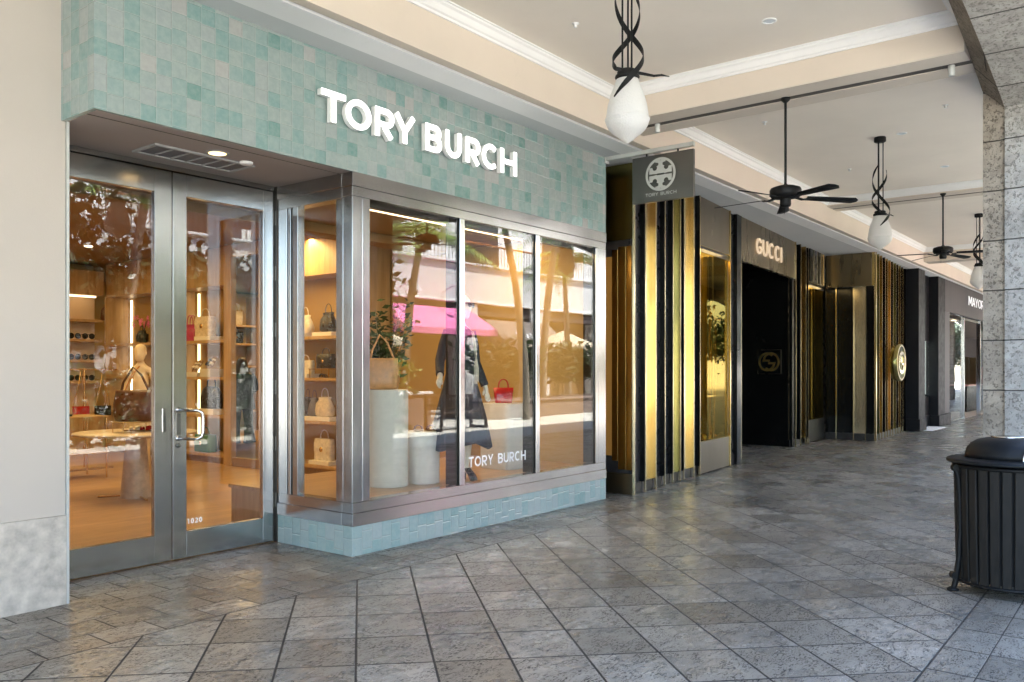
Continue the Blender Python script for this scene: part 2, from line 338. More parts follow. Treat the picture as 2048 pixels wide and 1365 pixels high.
def m_coquina(name, c0, c1, dark, seam):
    m, t, b = mat(name); p = pos(t); v = N(t, 'TexVoronoi'); v.inputs['Scale'].default_value = 55; L(t, pos(t, (1, 1, .7)), v.inputs['Vector'])
    n = noi(t, p, 9, 7, .7); n2 = noi(t, p, 38, 6, .75)
    c = mixc(t, ramp(t, n, [(.35, 0.), (.65, 1.)]), c0, c1); pit = ramp(t, n2, [(.53, 0.), (.62, 1.)]); c = mixc(t, mth(t, 'MULTIPLY', pit, .8), c, dark)
    st = noi(t, p, 1.8, 5, .6); c = mixc(t, ramp(t, st, [(.5, 0.), (.7, .5)]), c, tuple(x * .5 for x in c0))
    sp = N(t, 'SeparateXYZ'); L(t, p, sp.inputs[0]); z = mth(t, 'DIVIDE', mth(t, 'ADD', sp.outputs[2], mth(t, 'MULTIPLY', mth(t, 'SUBTRACT', n, .5), .012)), seam)
    fz = mth(t, 'FRACT', z); e = mth(t, 'MINIMUM', fz, mth(t, 'SUBTRACT', 1, fz)); jm = ramp(t, e, [(.006, 1.), (.016, 0.)])
    # joints across the underside of the arch
    gn = N(t, 'NewGeometry'); sn = N(t, 'SeparateXYZ'); L(t, gn.outputs['True Normal'], sn.inputs[0]); under = mth(t, 'GREATER_THAN', mth(t, 'ABSOLUTE', sn.outputs[2]), .6)
    fx = mth(t, 'FRACT', mth(t, 'DIVIDE', mth(t, 'ADD', sp.outputs[0], mth(t, 'MULTIPLY', n, .02)), .62)); e2 = mth(t, 'MINIMUM', fx, mth(t, 'SUBTRACT', 1, fx)); jx = ramp(t, e2, [(.008, 1.), (.018, 0.)])
    q = N(t, 'Mix'); L(t, under, q.inputs[0]); L(t, jm, q.inputs[2]); L(t, jx, q.inputs[3]); jm = q.outputs[0]
    c = mixc(t, jm, c, tuple(x * .25 for x in dark)); L(t, c, b.inputs['Base Color']); b.inputs['Roughness'].default_value = .85
    h = mth(t, 'SUBTRACT', mth(t, 'SUBTRACT', mth(t, 'MULTIPLY', n2, .8), mth(t, 'MULTIPLY', pit, .6)), jm); L(t, bump(t, h, .9, .006), b.inputs['Normal']); return m
def m_plaster(name, col, sc=1.):
    m, t, b = mat(name); p = pos(t); n = noi(t, p, 1.1, 5, .55); n2 = noi(t, p, 160, 3, .6)
    c = mixc(t, ramp(t, n, [(.3, 0.), (.7, 1.)]), tuple(x * .93 for x in col), col); c = mixc(t, ramp(t, noi(t, p, 7, 6, .7), [(.62, 0.), (.8, .25)]), c, tuple(x * .75 for x in col))
    L(t, c, b.inputs['Base Color']); b.inputs['Roughness'].default_value = .8; L(t, bump(t, n2, .22 * sc, .003), b.inputs['Normal']); return m
def m_wood(name, c0, c1, rough=.4, sc=(1, 14, 14), s=2., plank=None):
    m, t, b = mat(name); p = pos(t, sc); n = noi(t, p, s, 6, .6); c = ramp(t, n, [(.3, c0), (.7, c1)])
    if plank:
        g = pos(t); sp = N(t, 'SeparateXYZ'); L(t, g, sp.inputs[0]); r = mth(t, 'DIVIDE', sp.outputs[1], plank); rf = mth(t, 'FLOOR', r)
        wn = N(t, 'TexWhiteNoise', noise_dimensions='2D'); q = mth(t, 'ADD', mth(t, 'DIVIDE', sp.outputs[0], 1.7), mth(t, 'MULTIPLY', rf, .37)); qf = mth(t, 'FLOOR', q)
        cc = N(t, 'CombineXYZ'); L(t, rf, cc.inputs[0]); L(t, qf, cc.inputs[1]); L(t, cc.outputs[0], wn.inputs[0])
        c = mixc(t, mth(t, 'MULTIPLY', wn.outputs[0], .35), c, tuple(x * .55 for x in c0))
        f = mth(t, 'SUBTRACT', r, rf); e = mth(t, 'MINIMUM', f, mth(t, 'SUBTRACT', 1, f)); c = mixc(t, ramp(t, e, [(.008, .7), (.02, 0.)]), c, tuple(x * .3 for x in c0))
    L(t, c, b.inputs['Base Color']); b.inputs['Roughness'].default_value = rough; L(t, bump(t, n, .08, .003), b.inputs['Normal']); return m

M = {}
M['floor'] = m_floor()
M['tile'] = m_zellige('zellige'); M['tile_low'] = m_zellige('zellige_low', .15, 4.545, 0, .05, .25)
M['steel'] = m_steel('brushed_steel'); M['steel_h'] = m_steel('brushed_steel_h', s=(3, 3, 260)); M['steel_d'] = m_steel('dark_steel', (.20, .195, .18), .33, (3, 3, 200))
M['chrome'] = P('chrome', (.62, .62, .62), .12, 1)
M['glass'] = m_glass('shop_glass'); M['glass_g'] = m_glass('smoked_glass', (.80, .70, .42), .05, (.36, .28, .10))
M['black'] = P('black_gloss', (.005, .005, .005), .22, var=.3, vs=3, spec=.22); M['blackm'] = P('black_satin', (.016, .016, .019), .30, var=.3, vs=8, bmp=.1)
M['iron'] = P('black_iron', (.008, .008, .008), .5, spec=.2, bmp=.3, bs=60)
M['anod'] = P('dark_anodised', (.03, .027, .022), .3, .6)
M['gold'] = m_gold('brass_mirror', (.66, .49, .20), .15, .5); M['goldw'] = m_gold('pale_brass', (.80, .71, .54), .17, .6, (.42, .30, .14))
M['amber'] = m_gold('amber_brass', (.62, .40, .13), .16, .5); M['bronze'] = m_gold('bronze_sheet', (.23, .185, .115), .24, .4, (.12, .10, .07))
M['bronze_l'] = m_gold('light_bronze', (.24, .205, .15), .26, .35, (.14, .12, .08)); M['olive'] = m_gold('olive_bronze', (.30, .27, .10), .2, .5, (.06, .10, .07))
M['edge'] = P('brass_edge', (.72, .60, .38), .22, 1)
M['kick'] = P('dark_bronze', (.045, .04, .038), .4, .5, var=.3)
M['plaster'] = m_plaster('cream_plaster', (.54, .485, .425)); M['ceil'] = m_plaster('ceiling_paint', (.87, .80, .71), .6); M['frieze'] = m_plaster('tan_plaster', (.72, .63, .53), .8)
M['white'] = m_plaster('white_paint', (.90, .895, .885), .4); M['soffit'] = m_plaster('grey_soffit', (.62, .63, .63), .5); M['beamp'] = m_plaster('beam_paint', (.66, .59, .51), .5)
M['slot'] = P('slot_dark', (.09, .08, .07), .8)
M['recess'] = m_plaster('shade_toned_paint', (.38, .33, .30), .3)  # recess ceiling is white paint, its shadow put into the colour
M['stone'] = m_coquina('coquina', (.29, .272, .248), (.42, .402, .372), (.16, .147, .128), .44); M['stoneb'] = m_coquina('coquina_brown', (.25, .21, .165), (.38, .33, .265), (.08, .065, .05), .44)
M['basest'] = P('pale_limestone', (.50, .455, .395), .8, var=.32, vs=13, bmp=1., bs=40)
M['lit'] = P('lit_letters', (.5, .5, .48), .4, emi=(1, .97, .92), es=.32); M['litw'] = P('lit_letters_warm', (.3, .24, .18), .4, emi=(1, .74, .48), es=.062)
M['lits'] = P('pale_letters', (.8, .8, .82), .4, emi=(.9, .93, 1), es=.05); M['ventg'] = P('vent_grey', (.30, .30, .30), .5); M['lampw'] = P('warm_lamp', (.3, .2, .1), .5, emi=(1, .66, .28), es=.5); M['letside'] = P('letter_side', (.75, .75, .73), .4)
M['vinyl'] = P('white_vinyl', (.85, .87, .87), .5)
M['signp'] = P('pale_sign_metal', (.55, .56, .53), .4, .2)
M['lamp'] = P('lamp_lit', (1, 1, 1), .5, emi=(1, .78, .46), es=.9); M['led'] = P('led_strip', (1, 1, 1), .5, emi=(1, .74, .42), es=.5)
M['wfloor'] = m_wood('oak_floor', (.40, .25, .125), (.58, .39, .21), .28, (1, 10, 10), 2.2, .16)
M['oak'] = m_wood('oak_panel', (.34, .22, .10), (.50, .34, .17), .42, (8, 8, .8)); M['oakd'] = m_wood('oak_dark', (.22, .135, .06), (.32, .20, .095), .4, (8, 8, .8))
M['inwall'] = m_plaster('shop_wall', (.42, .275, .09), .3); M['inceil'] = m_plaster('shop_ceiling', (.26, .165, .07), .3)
M['trav'] = P('table_stone', (.52, .44, .36), .4, var=.25, vs=14, bmp=.2)
M['plinth'] = P('plinth_plaster', (.56, .53, .46), .75, var=.06, vs=20, bmp=.2)
M['brass'] = P('thin_brass', (.75, .52, .24), .25, 1)
def leather(n, c, r=.4): M[n] = P(n, c, r, var=.25, vs=22, bmp=.25, bs=120)
leather('brownl', (.10, .035, .012), .32); leather('tanl', (.46, .22, .08)); leather('blackl', (.012, .011, .011), .3); leather('creaml', (.66, .58, .46)); leather('whitel', (.72, .68, .60))
leather('redl', (.42, .012, .012), .22); leather('pinkl', (.40, .04, .13)); leather('greenl', (.03, .14, .03)); leather('greyl', (.11, .10, .095)); leather('maroonl', (.09, .01, .02))
M['skinm'] = P('mannequin_cream', (.72, .62, .47), .45); M['navy'] = P('navy_cloth', (.012, .016, .026), .75, var=.3, vs=9, bmp=.3); M['blackc'] = P('black_cloth', (.010, .010, .011), .85, var=.3, bmp=.3)
M['skin'] = P('skin', (.48, .27, .19), .5); M['hair'] = P('brown_hair', (.13, .06, .025), .5, var=.4, vs=40, stretch=(1, 1, .1))
M['leafd'] = P('leaf_dark', (.035, .065, .02), .45, var=.5, vs=12); M['leafl'] = P('leaf_light', (.22, .33, .06), .5, var=.45, vs=8); M['bark'] = P('palm_bark', (.30, .26, .20), .85, var=.35, vs=12, bmp=.6, bs=18, stretch=(1, 1, 5))
M['bwhite'] = m_plaster('sunlit_stucco', (.78, .77, .75), .6); M['bwarm'] = m_plaster('warm_stucco', (.66, .56, .44), .6)
M['pink'] = P('pink_canvas', (.80, .20, .42), .8, var=.08, bmp=.2); M['taupe'] = P('taupe_canvas', (.20, .17, .15), .85, var=.1, bmp=.2); M['umb'] = P('cream_canvas', (.62, .52, .38), .85, var=.1)
M['pave'] = P('plaza_paving', (.60, .58, .52), .7, var=.15, vs=1.5, bmp=.3, bs=30); M['granite'] = P('granite', (.22, .17, .15), .5, var=.4, vs=40)
M['darkwin'] = P('dark_window', (.03, .028, .026), .12); M['wgold'] = P('mustard_drape', (.50, .36, .03), .4, .5, var=.35, vs=10, stretch=(3, 3, .1), bmp=.6, bs=9)
M['cwood'] = m_wood('charcoal_wood', (.020, .016, .018), (.075, .060, .064), .5, (22, 22, .5), 2.); M['cpaint'] = P('charcoal_paint', (.010, .010, .012), .5, spec=.2, var=.25, bmp=.1)
M['shelfw'] = P('white_card', (.78, .75, .68), .6); M['mauve'] = P('mauve_wall', (.06, .045, .045), .7)

# ================================================================== GROUND
XE = 76
struct('arcade_floor', MB().box(-9, XE, -1.2, 6.16, -.2, 0).box(8.6, 25.8, 6.1601, 7.8, -.2, 0), M['floor'], 'grey travertine arcade floor laid diagonally with a brick bonded border', 'floor')
struct('plaza_ground', MB().box(-60, 120, -90, -1.2, -.2, -.004), M['pave'], 'pale sunlit plaza paving beyond the arcade', 'ground')

# ================================================================== ARCADE CEILING
XE = 76
YF, YS, ZC = 4.54, 1.28, 4.40
BEAMS = [(-7.2, -6.6, 4.07), (.6, 1.2, 4.07), (7.61, 8.21, 4.07), (14.6, 15.15, 4.27), (21.85, 22.4, 4.07), (28.8, 29.4, 4.07), (36, 36.6, 4.07), (43.2, 43.8, 4.07), (50.4, 51, 4.07), (57.6, 58.2, 4.07), (64.8, 65.4, 4.07)]
struct('arcade_ceiling', MB().box(-9, XE, YS, YF + .3, ZC, ZC + .25), M['ceil'], 'pale taupe coffered arcade ceiling', 'ceiling')
struct('soffit_grey', MB().box(-9, XE, 4.92, 8.5, 3.97, 4.30), M['soffit'], 'grey soffit strip above the shopfronts', 'soffit')  # plain grey tone along this strip, white band next to it
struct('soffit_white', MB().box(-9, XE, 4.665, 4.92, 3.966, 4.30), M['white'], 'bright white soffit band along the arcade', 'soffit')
struct('soffit_slot', MB().box(-9, XE, 4.632, 4.665, 3.995, 4.30), M['slot'], 'thin dark track slot in the soffit', 'slot')
struct('wall_frieze', MB().box(-9, XE, YF, 4.632, 3.97, ZC), M['frieze'], 'tan plaster frieze below the white crown moulding', 'frieze')
for k, (a, b, z) in enumerate(BEAMS):
    n = ['rear of the camera', 'over the camera', 'nearest in view with a dark track slot', 'second along, shallow', 'third along, deep', 'fourth along', 'fifth along', 'sixth along', 'seventh along', 'eighth along', 'ninth along'][k]
    o = MB(); ms = [M['frieze'], M['beamp'], M['slot']]
    o.box(a, b, YS, YF - .002, z + .012, ZC); o.cur = 1
    m1, m2 = a + (b - a) * .42, a + (b - a) * .60
    o.box(a, m1, YS, YF - .002, z, z + .012); o.box(m2, b, YS, YF - .002, z, z + .012); o.cur = 2
    o.box(m1, m2, YS, YF - .003, z + .006, z + .011)
    struct('ceiling_beam', o, ms, 'tan ceiling beam across the arcade, ' + n, 'beam')
# crown moulding profile: (offset out of the wall, height below the ceiling)
CP = [(0, -.105), (.018, -.105), (.022, -.088), (.040, -.080), (.052, -.060), (.062, -.038), (.082, -.026), (.086, -.012), (.100, -.010), (.100, 0)]
cr = MB()
ends = [-9] + [x for a, b, _ in BEAMS for x in (a, b)] + [XE]
for k in range(0, len(ends), 2):
    a, b = ends[k], ends[k + 1]; z = ZC - .001
    pa = [(a, YF), (b, YF), (b, YS), (a, YS)]; rs = []
    for i, (ou, hh) in enumerate(CP):
        rs.append([(a + ou, YF - ou, z + hh), (b - ou, YF - ou, z + hh), (b - ou, YS + ou, z + hh), (a + ou, YS + ou, z + hh)])
    cr.rings(rs, False, False)
struct('crown_moulding', cr, M['white'], 'white crown moulding around the ceiling coffers', 'moulding')

# stone arches: piers at 8.45.. with a low segmental intrados springing from them
def arch(x0, x1, name_label, near):
    # pier between x0 and x1; arch spans from x1 of the previous pier to x0 of this one
    r = thing('stone_pier', ((x0 + x1) / 2, .8, 0), name_label, 'column')
    MB().box(x0, x1, .35, 1.108, 0, 3.797).build('shaft', M['stone'], r, True)
    MB().box(x0 + .03, x1 - .03, 1.1085, YS, 0, 3.97).build('pilaster_strip', M['stoneb'], r, True)
    return r
arch(8.46, 8.83, 'rough grey coquina stone pier with a brown edge strip behind the litter bin', True)
arch(-1.6, -1.2, 'coquina stone pier out of shot behind the camera', False)
arch(17.6, 18.0, 'second coquina stone pier along the arcade', False)
arch(27.2, 27.6, 'third coquina stone pier along the arcade', False)
arch(37.0, 37.4, 'fourth coquina stone pier along the arcade', False)
for k_, (a_, b_) in enumerate([(46.6, 47.0), (56.2, 56.6), (65.8, 66.2)]): arch(a_, b_, ['fifth', 'sixth', 'seventh'][k_] + ' coquina stone pier along the arcade', False)
def arch_wall(xa, xb):
    xm = (xa + xb) / 2; h2 = ((xb - xa) / 2) ** 2
    n = 22; st = MB(); sb = MB()
    for i in range(n):
        p, q = xa + (xb - xa) * i / n, xa + (xb - xa) * (i + 1) / n
        zA = lambda x: 3.97 + .57 * (1 - (x - xm) ** 2 / h2); zB = lambda x: 3.797 + .40 * (1 - (x - xm) ** 2 / h2)
        st.add([(p, .35, zB(p)), (q, .35, zB(q)), (q, 1.108, zB(q)), (p, 1.108, zB(p))], [(3, 2, 1, 0)])
        st.add([(p, .35, zB(p)), (q, .35, zB(q)), (q, .35, 5.2), (p, .35, 5.2)], [(0, 1, 2, 3)])
        sb.add([(p, 1.108, zB(p)), (q, 1.108, zB(q)), (q, YS, zA(q)), (p, YS, zA(p))], [(3, 2, 1, 0)])
        sb.add([(p, YS, zA(p)), (q, YS, zA(q)), (q, YS, 5.2), (p, YS, 5.2)], [(3, 2, 1, 0)])
    for s_, e_ in ((xa - .2, xa), (xb, xb + .2)):
        st.box(s_, e_, .35, 1.108, 3.797, 5.2); sb.box(s_, e_, 1.1085, YS, 3.97, 5.2)
    return st, sb
for k, (a, b, lab) in enumerate([(-1.2, 8.46, 'low coquina stone arch over the camera springing from the pier'), (8.83, 17.6, 'coquina arch between the first and second piers'), (18.0, 27.2, 'coquina arch between the second and third piers'), (27.6, 37.0, 'coquina arch between the third and fourth piers'), (37.4, 46.6, 'coquina arch between the fourth and fifth piers'), (47.0, 56.2, 'coquina arch between the fifth and sixth piers'), (56.6, 65.8, 'coquina arch between the sixth and seventh piers')]):
    r = thing('stone_arch', ((a + b) / 2, .8, 3.8), lab, 'arch'); st, sb = arch_wall(a, b)
    st.build('soffit_stone', M['stone'], r, True); sb.build('edge_band', M['stoneb'], r, True)
MB_ = MB().box(-9, XE, .34, 14.0, 5.2, 6.1)
up = thing('upper_storey', (10, 7, 5.2), 'upper storey of the mall building above the arcade ceiling', 'building')
MB_.build('wall', M['bwarm'], up, True)
MB().box(-9.2, XE + .2, .1, 14.2, 6.1, 6.3).build('roof', M['white'], up, True)

# ================================================================== LEFT PILLAR
pl = thing('plaster_pillar', (1.5, 6, 0), 'cream plaster pillar with a pale stone base beside the glass doors', 'pillar')
MB().box(-9, 2.515, 5.572, 6.3, .57, 3.97).build('plaster_face', M['plaster'], pl, True)
MB().box(-9, 2.517, 5.56, 6.3, 0, .568).build('stone_base', M['basest'], pl, True)
MB().box(2.518, 2.534, 5.558, 6.3, 0, 3.09).build('corner_trim', M['signp'], pl, True)

# ================================================================== TILED STOREFRONT
sf = thing('tiled_storefront', (5.5, 5.4, 0), 'sea green tiled boutique front with brushed steel window frames and double doors', 'storefront')
MB().box(2.489, 8.412, 5.14, 5.17, 3.09, 3.969).box(2.489, 2.52, 5.1702, 5.5718, 3.09, 3.969).build('tile_fascia', M['tile'], sf, True)
MB().box(2.5202, 8.40, 5.1702, 6.3, 3.093, 3.12).build('recess_ceiling', M['recess'], sf, True)
tb = MB(); tb.box(4.545, 8.412, 5.14, 5.30, .002, .240).box(4.545, 4.70, 5.3002, 6.10, .002, .240); tb.build('tile_base', M['tile_low'], sf, True)
fr = MB()
def bx(*a): fr.cbox(*a, .0025)
bx(4.543, 8.414, 5.132, 5.26, .241, .345); bx(4.545, 8.412, 5.140, 5.26, .3455, .430)     # sill members
bx(4.543, 8.414, 5.132, 5.26, 2.976, 3.089); bx(4.545, 8.412, 5.140, 5.26, 2.898, 2.9755)   # head members
bx(4.545, 4.655, 5.139, 5.25, .431, 2.897); bx(4.656, 4.736, 5.141, 5.25, .431, 2.897)
bx(5.85, 5.919, 5.141, 5.22, .431, 2.897); bx(7.040, 7.107, 5.141, 5.22, .431, 2.897); bx(8.197, 8.253, 5.141, 5.25, .431, 2.897); bx(8.254, 8.412, 5.139, 5.25, .431, 2.897)
# return side facing the doors
bx(4.537, 4.66, 5.262, 6.11, .241, .345); bx(4.545, 4.66, 5.262, 6.11, .3455, .430); bx(4.537, 4.66, 5.262, 6.11, 2.976, 3.089); bx(4.545, 4.66, 5.262, 6.11, 2.888, 2.9755)
bx(4.545, 4.65, 5.251, 5.336, .431, 2.887); bx(4.545, 4.62, 5.83, 5.895, .431, 2.887); bx(4.545, 4.62, 5.925, 5.96, .431, 2.887); bx(4.545, 4.62, 5.975, 6.10, .431, 2.887)
fr.build('window_frame', M['steel'], sf, True)
dk = MB(); 
for x in (5.83, 7.02, 8.177): dk.box(x, x + .012, 5.165, 5.30, .431, 2.897).box(x + .0125, x + .07, 5.262, 5.30, .431, 2.897)
dk.box(4.56, 4.60, 5.896, 5.924, .431, 2.887).box(4.56, 4.60, 5.9605, 5.9745, .431, 2.887)
dk.box(4.74, 8.18, 5.262, 5.32, 2.86, 2.92)
dk.build('black_gasket', M['anod'], sf, True)
for k, (a, b) in enumerate([(4.737, 5.829), (5.920, 7.019), (7.108, 8.176)]):
    MB().box(a, b, 5.163, 5.173, .431, 2.897).build('window_pane', M['glass'], sf, True)
MB().box(4.566, 4.576, 5.337, 5.829, .431, 2.887).build('window_pane', M['glass'], sf, True)
MB().box(2.5, 8.412, 5.30, 5.302, 3.09, 3.1).box(4.5355, 4.544, 6.10, 6.2, .004, 3.092).box(2.5202, 4.66, 6.20, 6.24, 3.02, 3.45).box(8.45, 8.80, 5.53, 5.56, .004, 3.96).box(4.62, 4.80, 6.10, 6.2, .004, 3.1).build('backing', M['anod'], sf, True)
# header over the doors
MB().cbox(2.536, 4.535, 6.12, 6.22, 3.052, 3.092, .002).cbox(2.536, 2.64, 6.12, 6.22, .004, 3.051, .002).build('door_header', M['steel_h'], sf, True)
def door(x0, x1, gx0, gx1, lab):
    d = MB()
    d.cbox(x0, gx0, 6.13, 6.18, .012, 3.045, .002).cbox(gx1, x1, 6.13, 6.18, .012, 3.045, .002)
    d.cbox(gx0 + .0005, gx1 - .0005, 6.131, 6.179, .012, .222, .002).cbox(gx0 + .0005, gx1 - .0005, 6.131, 6.179, 2.872, 3.045, .002)
    o = d.build('door', M['steel'], sf, True); o['label'] = lab
    MB().box(gx0 + .001, gx1 - .001, 6.15, 6.16, .2225, 2.8715).build('glass', M['glass'], o, True); return o
dl = door(2.645, 3.572, 2.74, 3.431, 'steel and glass door leaf with a flush pull'); dr = door(3.582, 4.532, 3.699, 4.416, 'steel and glass door leaf with a curved pull handle')
MB().tube([(3.625, 6.128, 1.185), (3.64, 6.04, 1.185), (3.69, 5.955, 1.183), (3.715, 5.94, 1.165), (3.722, 5.937, 1.13), (3.722, 5.937, 1.01), (3.715, 5.94, .978), (3.69, 5.955, .962), (3.64, 6.04, .960), (3.625, 6.128, .960)], .013, 12).lathe([(.02, 0), (.02, .006), (.012, .01)], 3.625, 6.13, 16, axis='y', z0=1.185).lathe([(.02, 0), (.02, .006), (.012, .01)], 3.625, 6.13, 16, axis='y', z0=.96).build('handle', M['chrome'], dr, True)
MB().lathe([(.017, 0), (.017, .014), (.012, .018), (.004, .018)], 3.625, 6.13, 18, axis='y', z0=.905).box(3.61, 3.645, 6.1245, 6.1295, .99, 1.16).build('lock', M['steel_d'], dr, True)
MB().box(3.495, 3.52, 6.1225, 6.1295, 1.02, 1.20).build('handle', M['chrome'], dl, True)
for z in (.37, .86, 1.35, 1.85, 2.34, 2.82):
    hg = MB()
    for q in range(5): hg.lathe([(.010, 0), (.010, .022)], 4.543, 6.118, 10, z0=z - .062 + q * .025)
    hg.build('hinge', M['steel_d'], dr, True)
n1 = MB(); x = 3.718
for c in '1020':
    wv = .020 if c == '1' else .028
    letter(n1, c, wv, .042, .0085, lambda s, h, d, x=x: (x + s, 6.1495 - d * .3, .272 + h), .001); x += wv + .0085
o = n1.build('street_number', M['vinyl'], dr, True)

# illuminated fascia lettering
sg = thing('lit_shop_sign', (5.4, 5.1, 3.4), 'glowing white capital letters on the sea green tile fascia', 'sign')
XS = [('T', 4.174, 4.412), ('O', 4.405, 4.680), ('R', 4.707, 4.935), ('Y', 4.940, 5.191), ('B', 5.296, 5.520), ('U', 5.553, 5.785), ('R', 5.832, 6.050), ('C', 6.066, 6.325), ('H', 6.360, 6.612)]
for c, a, b in XS:
    a += .020 if c in 'RBU' else (.012 if c in 'OC' else 0); w = b - a
    mb = MB(); letter(mb, c, w, .236, .0455, lambda s, h, d, a=a: (a + s, 5.062 - d * .02 + d, 3.408 + h), .007)
    MBs = mb.build('letter', M['lit'], sg, True, fix=True)
    bk = MB(); letter(bk, c, w, .236, .046, lambda s, h, d, a=a: (a + s, 5.0705 + d, 3.408 + h), .046); bk.build('letter_body', M['letside'], MBs, True, fix=True)

# small writing on the window glass
wt = thing('window_lettering', (6.4, 5.16, .58), 'small white capital lettering low on the middle window pane', 'lettering'); x = 5.995; wl = MB()
for c, w in zip('TORY BURCH ', (.075, .094, .075, .08, .05, .074, .078, .074, .088, .078, 0)):
    if c != ' ': letter(wl, c, w, .098, .017, lambda s, h, d, x=x: (x + s, 5.1620 - d * .2, .582 + h), .001)
    else: wl.build('word', M['vinyl'], wt, True); wl = MB()
    x += w + .014

# recess ceiling fittings
v = thing('air_vent', (3.55, 5.74, 3.09), 'white linear air vent in the ceiling above the doors', 'vent')
MB().box(3.14, 3.96, 5.60, 5.625, 3.078, 3.0925).box(3.14, 3.96, 5.895, 5.92, 3.078, 3.0925).box(3.14, 3.165, 5.6255, 5.8945, 3.078, 3.0925).box(3.935, 3.96, 5.6255, 5.8945, 3.078, 3.0925).build('frame', M['ventg'], v, True)
s_ = MB()
for k in range(5): s_.box(3.29 + k * .13, 3.298 + k * .13, 5.6256, 5.8944, 3.079, 3.0915)
s_.build('bar', M['ventg'], v, True); MB().box(3.166, 3.934, 5.6257, 5.8943, 3.088, 3.0905).build('grille', P('vent_dark', (.10, .10, .11), .6), v, True)
v = thing('downlight', (3.565, 5.50, 3.09), 'glowing warm recessed downlight in the ceiling above the doors', 'downlight')
MB().lathe([(.085, 0), (.085, -.006), (.068, -.008), (.064, -.002)], 3.565, 5.5, 28, z0=3.093).build('trim_ring', M['ventg'], v, True); MB().lathe([(.062, -.004), (.062, .0)], 3.565, 5.5, 28, z0=3.0905).build('lamp', M['lampw'], v, True)
tag(MB().lathe([(.05, 0), (.05, -.012), (.04, -.02), (.001, -.022)], 3.86, 5.57, 20, z0=3.0925).build('smoke_detector', M['white']), 'small round white detector on the ceiling above the doors', 'detector')
li = bpy.data.lights.new('door_downlight', 'SPOT'); li.energy = 4; li.color = (1, .78, .5); li.spot_size = radians(95); li.spot_blend = .8; li.shadow_soft_size = .05
lo = bpy.data.objects.new('door_downlight', li); COL.objects.link(lo); lo.location = (3.565, 5.5, 3.07)

# projecting blade sign
bs = thing('blade_sign', (8.42, 4.6, 3.4), 'dark metal hanging sign with a round cross emblem on a pale bracket', 'sign')
MB().cbox(8.395, 8.445, 4.03, 5.19, 3.925, 3.972, .003).box(8.38, 8.46, 5.128, 5.139, 3.90, 3.968).build('bracket', M['signp'], bs, True)
for y_ in (4.60, 4.215): MB().box(8.412, 8.428, y_, y_ + .015, 3.895, 3.925).build('hanger', M['iron'], bs, True)
MB().cbox(8.40, 8.44, 4.03, 4.781, 3.374, 3.894, .002).build('panel', M['steel_d'], bs, True)
em = MB(); cyy, czz = 4.425, 3.672
em_map = lambda s, h, d: (8.3995 - .004 + d, cyy - s, czz + h)
ribbon(em, arc(0, 0, .172, .172, 0, 360, 48)[:-1], .026, True, em_map, .004, 0)
def tcross(sg_):
    # one serifed T: bar next to the centre line, stem running to the rim
    k = .145
    half = [(0, .10), (.86, .10), (.86, .16), (.97, .16), (.97, .56), (.72, .56), (.70, .42)]
    half += [(.46 + .22 * cos(radians(a)), .46 + .22 * sin(radians(a))) for a in (10, 50, 90, 130)]
    half = [(0, .07), (.30, .07), (.34, .035), (.62, .07), (.95, .07), (.95, .55), (.70, .55), (.66, .40), (.56, .32), (.42, .32), (.30, .42), (.28, .55), (.33, .62), (.24, .66), (.16, .70), (.17, .86), (.30, .92), (.42, .92), (.42, 1.10), (.10, 1.10), (0, 1.05)]
    full = half + [(-x_, y_) for x_, y_ in half[::-1][1:-1]]
    pts = [(x_ * k, sg_ * y_ * k) for x_, y_ in full]
    if sg_ < 0: pts = pts[::-1]
    em.rings([[em_map(p[0], p[1], .004) for p in pts], [em_map(p[0], p[1], 0) for p in pts]])
tcross(1); tcross(-1)
em.build('emblem', M['signp'], bs, True, fix=True)
wl = MB(); yy = 4.612
for c, w in zip('TORY BURCH ', (.032, .042, .032, .035, .02, .032, .034, .032, .038, .034, 0)):
    if c != ' ': letter(wl, c, w, .036, .0055, lambda s, h, d, yy=yy: (8.3990 + d * .2, yy - s, 3.437 + h), .001)
    else: wl.build('word', M['signp'], bs, True); wl = MB()
    yy -= w + .0055

# ================================================================== SHOP INTERIOR
struct('shop_floor', MB().box(2.5, 14.3, 6.181, 19.5, -.2, .004), M['wfloor'], 'warm oak floor inside the boutique', 'floor')
struct('shop_wall', MB().box(2.3, 2.49, 6.31, 19.5, .004, 3.9).box(2.49, 7.69, 15.9, 16.1, .004, 3.45).box(8.42, 8.5, 5.27, 8.4, .004, 3.9).box(8.13, 8.5, 7.30, 8.4, .004, 3.45)
       .box(8.16, 8.26, 8.4, 10.72, .004, 3.45).box(8.16, 8.26, 12.42, 15.9, .004, 3.45).box(14.2, 14.4, 8.4, 19.5, .004, 3.5).box(8.27, 14.2, 18.6, 18.8, .004, 3.5).box(8.62, 14.2, 8.2, 8.4, .004, 3.5), M['inwall'], 'warm orange boutique wall', 'wall')
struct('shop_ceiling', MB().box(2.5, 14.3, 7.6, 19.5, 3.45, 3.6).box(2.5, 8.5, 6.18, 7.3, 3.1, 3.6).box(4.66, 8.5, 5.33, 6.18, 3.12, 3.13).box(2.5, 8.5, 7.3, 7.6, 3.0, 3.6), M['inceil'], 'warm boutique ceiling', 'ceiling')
tag(MB().box(5.5, 8.35, 6.22, 6.27, 3.088, 3.102).build('linear_light', M['led']), 'slim lit linear light in the display window ceiling', 'light')
pt = thing('window_platform', (6.5, 6.2, 0), 'raised oak display platform behind the shop windows', 'platform')
MB().box(4.84, 8.41, 5.31, 7.28, .345, .38).build('deck', M['wfloor'], pt, True); MB().box(4.86, 8.41, 5.33, 7.26, .005, .345).build('side', M['oak'], pt, True)

